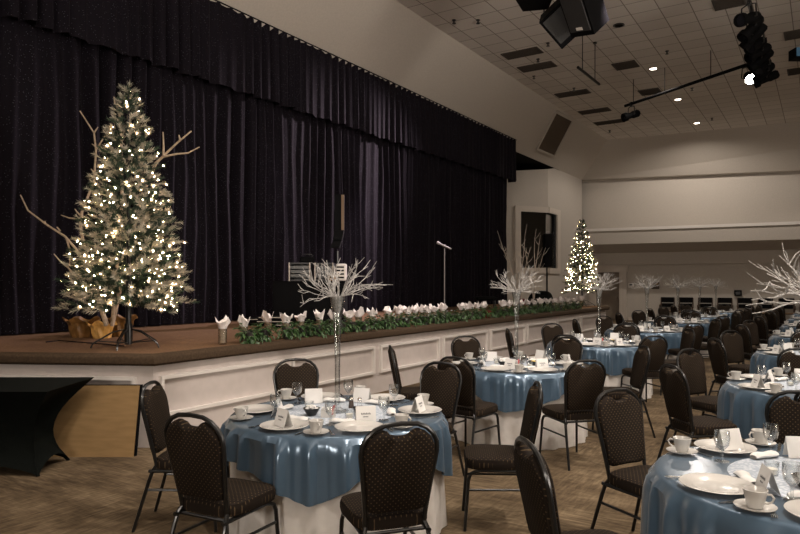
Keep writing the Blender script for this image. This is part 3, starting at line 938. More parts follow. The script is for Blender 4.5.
def foliage_mesh(seed, R=.17, n=95):
    rnd = random.Random(seed); b = MB()
    for k in range(n):
        a = rnd.random() * 2 * PI; el = rnd.uniform(-.8, .75)
        d_ = Vector((math.cos(a) * math.cos(el), math.sin(a) * math.cos(el), math.sin(el)))
        p = Vector((0, 0, .10)) + d_ * R * rnd.uniform(.25, .95) * Vector((1, 1, .75)).length / 1.6
        p.z = max(p.z, .02)
        leaf(b, p, d_ + Vector((rnd.uniform(-.5, .5), rnd.uniform(-.5, .5), -.35)), rnd.uniform(.05, .09), rnd.uniform(.016, .028))
        if k % 5 == 0: b.tube([(0, 0, .1), p], .003, 4, False)
    return b.mesh('leaves', M['leaf'], smooth=False)
FOL = [foliage_mesh(s) for s in range(5)]
b = MB(); b.lathe([(.001, 0), (.055, 0), (.07, .12), (.076, .12), (.076, .135), (.066, .135), (.064, .11), (.001, .11)], 18); POT = b.mesh('pot', M['pot']); POTR = b.mesh('pot', M['red_pot'])

vx = [(222.5, 344.5), (244, 341.5), (268, 335.5)]
vpos = [onz(x, y, SZ) for (x, y) in vx]
pxs = [286, 301, 319.5, 334, 349, 358.5, 372, 388, 399, 408, 415, 422, 428, 434, 443]
rv = random.Random(5)
for i, px in enumerate(pxs):
    x = -5.98 - .07 * (i % 3)
    d = onx(px, x); vpos.append(W((px - 400) / F * d, d, SZ))
px_far = [462, 466, 471.5, 477.5, 483.5, 503, 509, 515, 521.5, 528, 534.5, 541, 547.5, 554, 560.5, 567, 574, 581]
for i, px in enumerate(px_far):
    x = -5.98 - .10 * (i % 2); d = onx(px, x); vpos.append(W((px - 400) / F * d, d, SZ))
big = {0: 'standing alone closest to the big tree', 1: 'first from the big tree among the plants', 2: 'second from the big tree among the plants'}
NUM = ['first', 'second', 'third', 'fourth', 'fifth', 'sixth', 'seventh', 'eighth', 'ninth', 'tenth', 'eleventh', 'twelfth', 'thirteenth', 'fourteenth', 'fifteenth', 'sixteenth', 'seventeenth', 'eighteenth', 'nineteenth', 'twentieth'] + ['twenty-%s' % s for s in ('first', 'second', 'third', 'fourth', 'fifth', 'sixth', 'seventh', 'eighth', 'ninth')] + ['thirtieth'] + ['thirty-%s' % s for s in ('first', 'second', 'third', 'fourth', 'fifth', 'sixth', 'seventh', 'eighth', 'ninth')] + ['fortieth']
FILL = fill_mesh()
for i, p in enumerate(vpos):
    o = put('glass_vase', VASE); o.location = p
    tag(o, 'clear cylinder vase on the stage edge, %s counting from the big tree' % NUM[i], 'vase', 'glass vases along the stage edge')
    q = put('vase_filler', FILL, o)
    s = put('tissue_paper', TIS[i % 6]); s.location = p + Vector((0, 0, .205)); s.rotation_euler = (0, 0, rv.random() * 6); s.scale = (1.2, 1.2, 1.15)
    tag(s, 'white crumpled tissue topping the %s vase from the big tree' % NUM[i], 'tissue paper', 'white tissue tops along the stage edge')
# plants
ppx = [249, 263, 288, 303, 317, 329, 341, 353, 364, 375, 386, 396, 406, 416, 425, 434, 443, 452, 461, 470, 479, 488, 497, 505, 513, 521, 529, 537, 545, 553, 561, 569, 577]
for i, px in enumerate(ppx):
    x = -5.72 - .05 * (i % 2)
    d = onx(px, x); p = W((px - 400) / F * d, d, SZ)
    red = (px == 488)
    t = thing('potted_plant', ('green trailing plant in a red pot on the stage edge' if red else 'green trailing plant in a dark pot, %s along the stage from the tall tree' % NUM[i]), 'potted plant', p, rv.random() * 6, 'potted plants along the stage edge')
    put('pot', POTR if red else POT, t); put('leaves', FOL[i % 5], t)['kind'] = 'stuff'
    if red: t.scale = (1.1, 1.1, 1.1)
    else:
        t.scale = (1, 1, 1.05)

# ------------------------------------------------------------------ gear on the stage
dT = 11.7
RZ = Matrix.Rotation(TH, 3, 'Z')
def cw(px, d, z): return W((px - 400) / F * d, d, z)
t = thing('draped_table', 'black draped equipment table on the stage before the curtain', 'table', cw(311, dT, SZ), TH)
b = MB()
def fn(u, v):
    a = u * 4; k = int(a) % 4; g = a - int(a)
    cs = [(-.62, -.32), (.62, -.32), (.62, .32), (-.62, .32)]
    p, q = cs[k], cs[(k + 1) % 4]
    x = p[0] + (q[0] - p[0]) * g; y = p[1] + (q[1] - p[1]) * g
    f_ = 1 + .02 * math.sin(u * 90) * (1 - v)
    return (x * f_, y * f_, .73 * v)
b.grid(fn, 160, 4, True); b.box((0, 0, .735), (1.26, .66, .02)); b.build('black_drape', M['black'], t)
def rack(label, px, d, z, sx, sy, sz, stripes=0):
    t = thing('equipment_rack', label, 'audio gear', cw(px, d, z), TH)
    b = MB(); tk = .025
    for s_ in (-1, 1): b.box((s_ * (sx / 2 - tk / 2), 0, sz / 2), (tk, sy, sz))
    b.box((0, 0, tk / 2), (sx - 2 * tk, sy, tk)); b.box((0, 0, sz - tk / 2), (sx - 2 * tk, sy, tk)); b.box((0, sy / 2 - .01, sz / 2), (sx - 2 * tk, .02, sz - 2 * tk))
    b.build('case', M['dark_plastic'], t, smooth=False)
    b = MB()
    for k in range(3): b.box((0, -.02, .06 + k * (sz - .10) / 3 + .03), (sx - 2 * tk - .01, sy * .8, (sz - .10) / 3 - .02))
    b.build('rack_unit', M['black_metal'], t, smooth=False)
    b = MB()
    for s_ in (-1, 1): b.tube([(s_ * (sx / 2 - .012), -sy / 2 - .004, 0), (s_ * (sx / 2 - .012), -sy / 2 - .004, sz)], .012, 6)
    b.build('corner_rail', M['trim'], t)
rack('open-fronted gear rack on the draped table', 301, 11.6, SZ + .746, .38, .35, .32)
rack('second gear rack on the draped table, closer to the tall speaker', 325, 11.75, SZ + .746, .34, .35, .32)
t = thing('mixer_head', 'small black mixer lying on top of the gear racks', 'audio gear', cw(307, 11.65, SZ + .746 + .322), TH)
b = MB(); b.bbox((0, 0, .055), (.22, .25, .11), .02); b.build('housing', M['black'], t)
b = MB(); b.tube([(-.10, 0, .11), (-.08, 0, .15), (.08, 0, .15), (.10, 0, .11)], .008, 6); b.build('handle', M['black_metal'], t)
t = thing('striped_console', 'white console with dark stripes at the end of the draped table', 'audio gear', cw(341.5, 11.5, SZ + .746), TH)
b = MB(); b.bbox((0, 0, .15), (.17, .28, .30), .015); b.build('housing', M['bright_trim'], t)
b = MB()
for k in range(4): b.box((-.01, -.142, .06 + k * .06), (.13, .008, .028))
b.build('slot', M['black'], t, smooth=False)
t = thing('brown_case', 'small tan case with dark slots on the draped table', 'case', cw(332, 11.45, SZ + .746), TH)
b = MB(); b.bbox((0, 0, .045), (.15, .2, .09), .01); b.build('housing', M['cardboard'], t)
b = MB(); b.tube([(-.04, -.1, .05), (-.04, -.12, .06), (.04, -.12, .06), (.04, -.1, .05)], .006, 6); b.build('handle', M['black'], t)
for (i, (px, d, z, sx, h, lab)) in enumerate(((277, 11.0, SZ, .62, .09, 'flat black gear case, bottom one beside the draped table'), (278, 11.0, SZ + .092, .60, .06, 'flat black gear case with pale edge lying on another case'), (258, 11.2, SZ, .40, .12, 'low black case on the stage beside the flat cases'),
                              (285, 10.6, SZ, .30, .05, 'thin black case on the stage in front of the flat cases'))):
    t = thing('gear_case', lab, 'case', cw(px, d, z), TH, 'gear cases on the stage')
    b = MB(); b.bbox((0, 0, h / 2), (sx, .4, h), .012); b.build('shell', M['black'], t)
    b = MB(); b.box((0, -.202, h * .82), (sx - .04, .006, .012)); b.build('edge_strip', M['trim'], t, smooth=False)
# tall column speaker
dC = 12.1; p = cw(337.5, dC, SZ)
t = thing('column_speaker', 'tall curved black column speaker on a pole before the curtain', 'speaker', p, TH)
b = MB(); b.tube([(0, 0, .03), (0, 0, 1.30)], .022, 8); b.build('pole', M['black_metal'], t)
b = MB(); b.lathe([(.001, 0), (.24, 0), (.24, .02), (.05, .04), (.001, .05)], 20); b.build('base_plate', M['black_metal'], t)
zb = lambda y: CH - (y - HZ) / F * dC - SZ
b = MB()
def cab(x0, x1, za, zb_, dy, sk):
    vs = [(x0 + sk, -.10 + dy, za), (x1 + sk, -.10 + dy, za), (x1 + sk, .12 + dy, za), (x0 + sk, .12 + dy, za), (x0, -.10, zb_), (x1, -.10, zb_), (x1, .12, zb_), (x0, .12, zb_)]
    b.add(vs, [(0, 3, 2, 1), (4, 5, 6, 7), (0, 1, 5, 4), (1, 2, 6, 5), (2, 3, 7, 6), (3, 0, 4, 7)])
cab(-.045, .12, zb(231), zb(195), 0, 0); cab(-.045, .12, zb(240), zb(231.4), -.03, -.03); cab(-.075, .085, zb(248), zb(240.4), -.06, -.04)
b.build('cabinet', M['black'], t, smooth=False)
b = MB(); b.box((.105, -.106, (zb(231) + zb(195)) / 2), (.05, .012, zb(195) - zb(231) - .02)); b.build('side_strip', M['tan'], t, smooth=False)
# wall-side stuff behind the plants: stool and cases
for (px, d, sx, h, lab) in ((325, 12.6, .55, .42, 'black padded stool behind the draped table'), (486, 17.5, .55, .35, 'black padded stool by the end of the curtain')):
    t = thing('stool', lab, 'stool', cw(px, d, SZ), TH, 'stools on the stage')
    b = MB(); b.bbox((0, 0, h - .05), (sx, .4, .10), .03); b.build('seat', M['black'], t)
    for sx_ in (-1, 1):
        for sy_ in (-1, 1):
            b = MB(); b.tube([(sx_ * (sx / 2 - .03), sy_ * .17, 0), (sx_ * (sx / 2 - .06), sy_ * .15, h - .08)], .015, 6); b.build('leg', M['black_metal'], t)
# microphone stand
p = cw(444.5, 15.3, SZ)
t = thing('microphone_stand', 'thin chrome microphone stand in front of the curtain', 'microphone stand', p, TH)
b = MB(); b.lathe([(.001, 0), (.14, 0), (.14, .015), (.03, .03), (.001, .03)], 18); b.build('base', M['black_metal'], t)
b = MB(); b.tube([(0, 0, .02), (0, 0, 1.52)], .012, 8); b.build('pole', M['dull_metal'], t)
b = MB(); b.tube([(0, 0, 1.50), (-.05, 0, 1.57), (-.10, 0, 1.60)], .014, 6); b.build('clip', M['black_metal'], t)
b = MB(); b.tube([(.16, 0, 1.50), (-.10, 0, 1.62), (-.13, 0, 1.635), (-.18, 0, 1.66)], [.018, .022, .034, .03], 8); b.build('microphone', M['dull_metal'], t)
# pole speaker near the window
p = cw(547, 20.3, SZ); p.y = min(p.y, 20.0)
p = cw(547, 20.0, SZ)
t = thing('pole_speaker', 'black speaker on a tall pole in front of the window', 'speaker', p, TH)
b = MB(); b.tube([(0, 0, .03), (0, 0, 1.2)], .03, 8); b.build('pole', M['black_metal'], t)
b = MB(); b.bbox((.02, 0, 1.70), (.27, .32, 1.02), .03); b.build('cabinet', M['black'], t)
b = MB()
for k in range(3):
    a = k * 2.1 + .4; b.tube([(0, 0, .35), (.35 * math.cos(a), .35 * math.sin(a), 0)], .014, 6)
b.build('tripod', M['black_metal'], t)
t = thing('covered_gear', 'low heap of gear under a black cover by the pole speaker', 'covered gear', cw(541, 19.2, SZ), TH)
b = MB()
def fn(u, v):
    a = u * 2 * PI; rr = math.cos(v * PI / 2) ** .5
    return (.38 * rr * math.cos(a) * (1 + .1 * math.sin(3 * a)), .25 * rr * math.sin(a), .42 * math.sin(v * PI / 2) ** .8 * (1 + .15 * math.sin(2 * a + 1)))
b.grid(fn, 24, 8, True); b.build('cover', M['black_cloth'], t)
# birch branch bunches in pots at the far end
def bunch(label, px, d, h, seed, n=7, pot=True):
    rnd = random.Random(seed); p = cw(px, d, SZ)
    t = thing('branch_bunch', label, 'branches', p)
    b = MB()
    for k in range(n):
        a = rnd.random() * 6.28; q = Vector((0, 0, .1)); pts = [q.copy()]
        dv = Vector((math.cos(a) * .12, math.sin(a) * .12, 1))
        hh = h * rnd.uniform(.65, 1)
        for s_ in range(7):
            dv += Vector((rnd.uniform(-.13, .13), rnd.uniform(-.13, .13), 0)); q = q + dv.normalized() * hh / 7; pts.append(q.copy())
        b.tube(pts, [.016 * (1 - .7 * i / 7) for i in range(8)], 5)
        for s_ in range(5):
            j = rnd.randint(2, 6); a2 = rnd.random() * 6.28
            e_ = pts[j] + Vector((math.cos(a2) * .18, math.sin(a2) * .18, .22)); b.tube([pts[j], (pts[j] + e_) / 2 + Vector((0, 0, -.03)), e_], [.008, .006, .003], 4)
    b.build('branches', M['twig_white'], t)
    b = MB(); b.lathe([(.001, 0), (.11, 0), (.14, .26), (.12, .26), (.001, .22)], 16); b.build('pot', M['red_pot'] if pot else M['pot'], t)
bunch('bunch of pale branches in a dull red pot by the curtain edge', 521, 18.8, 2.35, 2, 7)
bunch('bunch of pale branches in a dark pot beside the pole speaker', 534, 18.7, 2.2, 5, 4, False)
# ------------------------------------------------------------------ black covered table and cardboard at the front corner
t = thing('covered_table', 'long table under a black stretch cover beside the stage corner', 'table', W(-3.84, 5.85, 0), TH)
b = MB()
hx, hy = .92, .42
def sec(v):
    # inset of the sides at height v (0 floor .. 1 top): feet tight, flanks pulled in
    return .14 * math.sin(PI * v) + .05 * (1 - v)
N4 = 24
def fn(u, v):
    a = u * 4; k = int(a) % 4; g = a - int(a)
    i_ = .16 * (1 - v) + .17 * math.sin(PI * v)
    cs = [(-hx + i_, -hy + i_), (hx - i_, -hy + i_), (hx - i_, hy - i_), (-hx + i_, hy - i_)]
    p, q = cs[k], cs[(k + 1) % 4]
    x = p[0] + (q[0] - p[0]) * g; y = p[1] + (q[1] - p[1]) * g
    # flanks pulled inwards between the corners
    pull = .10 * math.sin(PI * g) ** .8 * math.sin(PI * min(1, v * 1.0)) ** .7
    nx, ny = [(0, 1), (-1, 0), (0, -1), (1, 0)][k]
    zl = .12 * math.sin(PI * g) ** .7 * (1 - v)     # hem arches up between the feet
    return (x + nx * pull, y + ny * pull, .75 * v + zl)
b.grid(fn, 4 * N4, 12, True)
b.add([(-hx, -hy, .75), (hx, -hy, .75), (hx, hy, .75), (-hx, hy, .75)], [(0, 1, 2, 3)])
b.build('stretch_cover', M['black_cloth'], t)
for sx in (-1, 1):
    for sy in (-1, 1):
        b = MB(); b.tube([(sx * (hx - .165), sy * (hy - .165), 0), (sx * (hx - .27), sy * (hy - .27), .2)], .015, 8); b.build('leg', M['black_cloth'], t)
# cardboard sheet leaning on the stage, dark board behind
def leaning(label, name, lat0, lat1, d0, d1, h, th, m, cat):
    t = MB()
    a = W(lat0, d0, 0); c_ = W(lat1, d0, 0); a2 = W(lat0, d1, h); c2 = W(lat1, d1, h)
    n = (c_ - a).cross(a2 - a).normalized()
    vs = [a, c_, c2, a2]; vs = vs + [v - n * th for v in vs] if n.dot(Vector((0, 0, 0)) - a) > 0 else vs + [v + n * th for v in vs]
    t.add(vs, [(0, 1, 2, 3), (7, 6, 5, 4), (0, 4, 5, 1), (1, 5, 6, 2), (2, 6, 7, 3), (3, 7, 4, 0)])
    return tag(t.build(name, M[m], smooth=False), label, cat)
leaning('big tan cardboard sheet leaning against the stage beside the black table', 'cardboard_sheet', -3.42, -2.53, 6.22, 6.37, .655, .012, 'cardboard', 'cardboard')
leaning('dark board leaning behind the tan cardboard sheet', 'dark_board', -3.40, -2.515, 6.26, 6.405, .66, .015, 'black', 'board')

# ------------------------------------------------------------------ banquet chairs
def chair_meshes():
    me = {}
    rec = rad(11)
    def tilt(v):     # recline the back about the rear edge of the seat
        v = Vector(v); y, z = v.y, v.z - .46
        c_, s_ = math.cos(rec), math.sin(rec)
        return Vector((v.x, -.19 + (y * c_ - z * s_), .46 + z * c_ + y * s_))
    # seat: rounded trapezoid cushion
    def outline(k, n=32):
        pts = []
        for i in range(n):
            a = 2 * PI * i / n; c_, s_ = math.cos(a), math.sin(a)
            e = 2 / 4.5
            x = .208 * math.copysign(abs(c_) ** e, c_); y = .215 * math.copysign(abs(s_) ** e, s_)
            x *= 1 + .10 * (y / .215) * .5
            pts.append((x * k, y * k + .01))
        return pts
    b = MB()
    rings = [(.90, .405), (.98, .412), (1.0, .43), (1.0, .455), (.97, .475), (.86, .488), (.5, .496), (.05, .498)]
    vs = []; n = 32
    for (k, z) in rings:
        for (x, y) in outline(k): vs.append((x, y, z))
    fs = [tuple(range(n - 1, -1, -1))]
    for i in range(len(rings) - 1):
        for k in range(n): fs.append((i * n + k, i * n + (k + 1) % n, (i + 1) * n + (k + 1) % n, (i + 1) * n + k))
    fs.append(tuple((len(rings) - 1) * n + k for k in range(n)))
    b.add(vs, fs); me['seat'] = b.mesh('seat', M['fabric_seat'])
    # backrest outline
    half = [(.0, .505), (.11, .502), (.150, .515), (.160, .56), (.168, .65), (.180, .74), (.187, .80), (.182, .85), (.162, .893), (.128, .922), (.092, .937), (.070, .930), (.055, .913), (.03, .904), (.0, .902)]
    full = half + [(-x, z) for (x, z) in reversed(half[1:-1])]
    b = MB()
    cz = .70; n = len(full)
    layers = [(-.030, .86), (-.022, .97), (-.008, 1.0), (.008, 1.0), (.026, .97), (.036, .86)]
    vs = []
    for (y, k) in layers:
        for (x, z) in full: vs.append(tilt((x * k, y, cz + (z - cz) * (k if k > .9 else .92))))
    fs = [tuple(range(n)), tuple((len(layers) - 1) * n + k for k in range(n - 1, -1, -1))]
    for i in range(len(layers) - 1):
        for k in range(n): fs.append((i * n + k, (i + 1) * n + k, (i + 1) * n + (k + 1) % n, i * n + (k + 1) % n))
    b.add(vs, fs); me['backrest'] = b.mesh('backrest', M['fabric_back'])
    # frame round the back
    fr = [(.156, .42), (.161, .50), (.170, .58), (.179, .66), (.192, .76), (.199, .815), (.193, .866), (.171, .907), (.134, .941), (.085, .962), (.0, .968)]
    ff = fr + [(-x, z) for (x, z) in reversed(fr[:-1])]
    b = MB(); b.tube([tilt((x, 0, z)) for (x, z) in ff], .0125, 8); me['back_frame'] = b.mesh('back_frame', M['black_metal'])
    # seat frame: rails under the cushion
    b = MB()
    for s_ in (-1, 1): b.tube([(s_ * .168, -.23, .395), (s_ * .176, .12, .398), (s_ * .178, .165, .385)], .0125, 8)
    b.tube([(-.176, .13, .396), (.176, .13, .396)], .011, 6); b.tube([(-.169, -.19, .395), (.169, -.19, .395)], .011, 6)
    me['seat_frame'] = b.mesh('seat_frame', M['black_metal'])
    for s_ in (-1, 1):
        b = MB(); b.tube([(s_ * .178, .15, .392), (s_ * .180, .185, .375), (s_ * .183, .20, .34), (s_ * .198, .225, .0)], [.0125, .0125, .0125, .011], 8)
        me['fleg%d' % s_] = b.mesh('leg', M['black_metal'])
        b = MB()
        tp = tilt((s_ * .156, 0, .43))
        b.tube([tp, (s_ * .168, -.205, .40), (s_ * .174, -.225, .34), (s_ * .198, -.325, .0)], [.0125, .0125, .0125, .011], 8)
        me['rleg%d' % s_] = b.mesh('leg', M['black_metal'])
        b = MB(); b.tube([(s_ * .186, .207, .27), (s_ * .179, -.243, .275)], .009, 6); me['stretch%d' % s_] = b.mesh('stretcher', M['black_metal'])
    return me
CM = chair_meshes()
CORDER = (('seat', 'seat'), ('backrest', 'backrest'), ('back_frame', 'back_frame'), ('seat_frame', 'seat_frame'), ('leg', 'fleg-1'), ('leg', 'fleg1'), ('leg', 'rleg-1'), ('leg', 'rleg1'), ('stretcher', 'stretch-1'), ('stretcher', 'stretch1'))
def make_chair(label, loc, rz, group):
    t = thing('banquet_chair', label, 'chair', loc, rz, group)
    for nm, k in CORDER: put(nm, CM[k], t)
    return t

# ------------------------------------------------------------------ tables and place settings
RT = .722; TZ = .752
def cloth_mesh(seed):
    b = MB()
    def fn(u, v):
        a = u * 2 * PI
        k = 1 - v
        fold = math.sin(a * 17 + seed) * .6 + math.sin(a * 29 + 2 * seed) * .4
        rr = RT - .015 + .03 * k + .022 * k * fold
        return (rr * math.cos(a), rr * math.sin(a), .004 + v * (TZ - .016))
    b.grid(fn, 220, 8, True)
    b.lathe([(.001, TZ - .012), (RT - .008, TZ - .012)], 60)
    return b.mesh('floor_cloth', M['white_cloth'])
def overlay_mesh(seed, ph, drop=.27):
    b = MB(); rnd = random.Random(seed)
    k1 = rnd.random() * 6
    def fold(a): return math.sin(a * 27 + k1 + 1.8 * math.sin(a * 3 + k1)) * .55 + math.sin(a * 44 + 2.3 * k1 + 1.2 * math.sin(a * 5)) * .28 + math.sin(a * 11 + k1 * .7) * .40
    def hang(a): return drop + .085 * math.cos(4 * (a - ph)) + .02 * math.sin(a * 9 + k1)
    rows = [(0.0, .001), (0, .5), (0, .94), (0, .985), (.012, 1.004), (.035, 1.012), (.12, 1.0), (.3, 1.0), (.5, 1.0), (.75, 1.0), (1.0, 1.0)]
    n = 480; vs = []; fs = []
    for i, (v, r) in enumerate(rows):
        for k in range(n):
            a = 2 * PI * k / n
            if i < 4: rr = RT * r; z = TZ
            elif i < 6: rr = RT * r; z = TZ - v * .35
            else:
                f_ = fold(a)
                rr = RT * 1.012 + .027 + .012 * v + (.036 * min(1, v * 3.0)) * max(f_, -.55); z = TZ - .012 - v * hang(a)
            vs.append((rr * math.cos(a), rr * math.sin(a), z))
    for i in range(len(rows) - 1):
        for k in range(n): fs.append((i * n + k, i * n + (k + 1) % n, (i + 1) * n + (k + 1) % n, (i + 1) * n + k))
    fs.append(tuple(range(n)))
    b.add(vs, fs)
    return b.mesh('satin_overlay', M['satin'])

# tableware meshes
def lathe_mesh(name, prof, m, n=28):
    b = MB(); b.lathe(prof, n); return b.mesh(name, m)
PLATE = lathe_mesh('dinner_plate', [(.001, .004), (.085, .003), (.092, .006), (.100, .012), (.150, .022), (.153, .025), (.150, .027), (.101, .018), (.092, .012), (.085, .010), (.001, .010)], M['china'], 40)
SAUCER = lathe_mesh('saucer', [(.001, .002), (.042, .002), (.05, .006), (.077, .016), (.078, .019), (.05, .011), (.03, .008), (.001, .008)], M['china'])
CUPB = lathe_mesh('cup', [(.001, .002), (.027, .002), (.029, .008), (.033, .02), (.041, .05), (.046, .074), (.044, .075), (.039, .052), (.030, .02), (.001, .012)], M['china'])
b = MB(); b.tube([(.039, 0, .060), (.058, 0, .064), (.068, 0, .052), (.062, 0, .036), (.046, 0, .026), (.035, 0, .026)], [.004, .0045, .0045, .004, .004, .004], 7); CUPH = b.mesh('handle', M['china'])
GLASS = lathe_mesh('water_glass', [(.001, .002), (.033, .002), (.034, .006), (.007, .012), (.006, .055), (.012, .062), (.032, .085), (.038, .12), (.035, .155), (.0335, .155), (.036, .12), (.030, .088), (.001, .068)], M['glass'], 20)
b = MB()
hw, hh = .064, .104
b.add([(-hw, -.032, 0), (hw, -.032, 0), (hw, 0, hh), (-hw, 0, hh), (-hw, .036, 0), (hw, .036, 0),
       (-hw, -.0305, 0), (hw, -.0305, 0), (hw, 0, hh - .003), (-hw, 0, hh - .003), (-hw, .0345, 0), (hw, .0345, 0)],
      [(0, 1, 2, 3), (3, 2, 5, 4), (6, 9, 8, 7), (9, 10, 11, 8), (0, 3, 9, 6), (1, 7, 8, 2), (3, 4, 10, 9), (5, 2, 8, 11)])
b.mi = 1
def cardpt(u, v): return Vector((-hw + 2 * hw * u, -.032 + .032 * v - .0008, hh * v))
for (v0, u0, u1, seg, amp) in ((.52, .25, .75, 14, .06), (.36, .34, .62, 8, .02)):
    for i in range(seg):
        ua, ub = u0 + (u1 - u0) * i / seg, u0 + (u1 - u0) * (i + .8) / seg
        h_ = .03 + amp * abs(math.sin(i * 2.3 + v0 * 9))
        b.add([cardpt(ua, v0 - .02), cardpt(ub, v0 - .02), cardpt(ub, v0 + h_), cardpt(ua, v0 + h_)], [(0, 1, 2, 3)])
CARD = b.mesh('place_card', [M['paper'], M['ink']], smooth=False)
b = MB()
def fk(y0, y1, w0, w1, z0=.003, z1=.003):
    b.add([(-w0, y0, z0), (w0, y0, z0), (w1, y1, z1), (-w1, y1, z1), (-w0, y0, z0 + .002), (w0, y0, z0 + .002), (w1, y1, z1 + .002), (-w1, y1, z1 + .002)], [(3, 2, 1, 0), (4, 5, 6, 7), (0, 1, 5, 4), (1, 2, 6, 5), (2, 3, 7, 6), (3, 0, 4, 7)])
fk(-.09, -.06, .006, .009); fk(-.06, .03, .009, .0045); fk(.03, .055, .0045, .012, .003, .006)
for k in range(4):
    x = (-.0095 + k * .0063); b.add([(x - .0018, .055, .006), (x + .0018, .055, .006), (x + .0015, .095, .009), (x - .0015, .095, .009), (x - .0018, .055, .008), (x + .0018, .055, .008), (x + .0015, .095, .0105), (x - .0015, .095, .0105)], [(3, 2, 1, 0), (4, 5, 6, 7), (0, 1, 5, 4), (1, 2, 6, 5), (2, 3, 7, 6), (3, 0, 4, 7)])
FORK = b.mesh('fork', M['chrome'], smooth=False)
b = MB(); fk(-.105, -.01, .008, .006); fk(-.01, .08, .009, .0085); fk(.08, .108, .0085, .002)
KNIFE = b.mesh('knife', M['chrome'], smooth=False)
b = MB()
def fn(u, v):
    x = -.085 + .17 * u; a = v * 2 * PI
    rr = .020 * (1 + .35 * math.sin(u * 9) * .4) * (math.sin(PI * (.08 + .84 * u)) ** .35)
    return (x, rr * 1.5 * math.cos(a) + .008 * math.sin(u * 6), rr * .8 * (1 + math.sin(a)))
b.grid(fn, 14, 10)
NAPKIN = b.mesh('rolled_napkin', M['paper'])
MAT = lathe_mesh('lace_mat', [(.001, 0), (.40, 0), (.405, .001), (.40, .004), (.001, .004)], M['lace'], 40)
TVASE = lathe_mesh('vase', [(.001, 0), (.075, 0), (.078, .008), (.045, .018), (.020, .035), (.0185, .30), (.022, .50), (.034, .68), (.050, .78), (.054, .80), (.051, .80), (.032, .68), (.019, .50), (.0155, .30), (.014, .05), (.001, .045)], M['vase_glass'], 24)
BOWL = lathe_mesh('bowl', [(.001, .002), (.03, .002), (.034, .008), (.056, .045), (.058, .05), (.054, .05), (.032, .012), (.001, .01)], M['black_metal'], 24)
b = MB()
rr_ = random.Random(9)
for k in range(9):
    a = k * 2.4; r_ = .006 + .034 * (k / 9)
    b.bbox((r_ * math.cos(a), r_ * math.sin(a), .042 + .02 * (1 - k / 9)), (.024, .016, .018), .003, Matrix.Rotation(a, 3, 'Z') @ Matrix.Rotation(.5, 3, 'X'))
PACK = b.mesh('packets', M['paper'])
b = MB(); b.lathe([(.001, .012), (.035, .025), (.042, .036), (.02, .052), (.001, .056)], 16); BUTTER = b.mesh('butter', M['butter'])
b = MB(); b.lathe([(.001, 0), (.020, 0), (.020, .004), (.015, .05), (.014, .058), (.001, .058)], 14); SH1 = b.mesh('jar', M['glass']); SH2 = b.mesh('jar', M['pepper'])
b = MB(); b.lathe([(.015, .056), (.016, .068), (.010, .078), (.001, .080)], 14); SHC = b.mesh('cap', M['chrome'])
b = MB()
for (x, y, sx, sy) in ((-.045, 0, .004, .06), (.045, 0, .004, .06), (0, -.03, .094, .004), (0, .03, .094, .004)): b.box((x, y, .025), (sx, sy, .05))
b.box((0, 0, .002), (.094, .06, .004)); CADDY = b.mesh('caddy', M['china'], smooth=False)
b = MB()
for k in range(7): b.box((-.036 + k * .012, 0, .036), (.008, .05, .055), Matrix.Rotation(.12 * (k - 3) / 3, 3, 'Y'))
SUG = b.mesh('sugar_packets', M['paper'], smooth=False)
b = MB()
for k in range(2): b.box((.030 + k * .007, -.01, .048), (.005, .045, .055), Matrix.Rotation(.2, 3, 'Y'))
SUGR = b.mesh('red_packets', M['red'], smooth=False)
b = MB(); b.lathe([(.001, 0), (.028, 0), (.033, .06), (.031, .06), (.026, .006), (.001, .006)], 16); VOT = b.mesh('glass_cup', M['glass'])
b = MB(); b.lathe([(.001, .007), (.024, .007), (.025, .03), (.001, .03)], 12); WAX = b.mesh('candle', M['wax'])

def spray_mesh(seed, n=34, R=.30):
    rnd = random.Random(seed); b = MB()
    for k in range(n):
        a = 2 * PI * k / n + rnd.uniform(-.2, .2); el = rnd.choice((rnd.uniform(.05, .45), rnd.uniform(.3, .9), rnd.uniform(.8, 1.35)))
        L_ = R * rnd.uniform(.75, 1.12)
        dv = Vector((math.cos(a) * math.cos(el), math.sin(a) * math.cos(el), math.sin(el)))
        q = Vector((math.cos(a) * .02, math.sin(a) * .02, -.10)); pts = [q.copy(), Vector((math.cos(a) * .04, math.sin(a) * .04, 0))]
        q = pts[-1].copy()
        for s_ in range(6):
            dv = (dv + Vector((rnd.uniform(-.3, .3), rnd.uniform(-.3, .3), rnd.uniform(-.26, .28)))).normalized()
            q = q + dv * L_ / 6; pts.append(q.copy())
        b.tube(pts, [.0042 * (1 - .62 * i / 7) for i in range(8)], 5)
        for s_ in range(3):
            j = rnd.randint(3, 6)
            dv2 = (dv + Vector((rnd.uniform(-.9, .9), rnd.uniform(-.9, .9), rnd.uniform(-.3, .8)))).normalized()
            e_ = pts[j] + dv2 * L_ * .3
            b.tube([pts[j], pts[j].lerp(e_, .5) + Vector((0, 0, rnd.uniform(-.015, .015))), e_], [.0032, .0026, .0016], 4)
    b.lathe([(.001, -.11), (.02, -.11), (.034, -.02), (.001, .02)], 8)
    return b.mesh('branch_spray', M['spray'])
m = noise_mat('silver_glitter_twig', (.26, .25, .24), (.55, .53, .51), 90, .4, .4)
M['spray'] = m
SPR = [spray_mesh(s) for s in (1, 2, 3)]

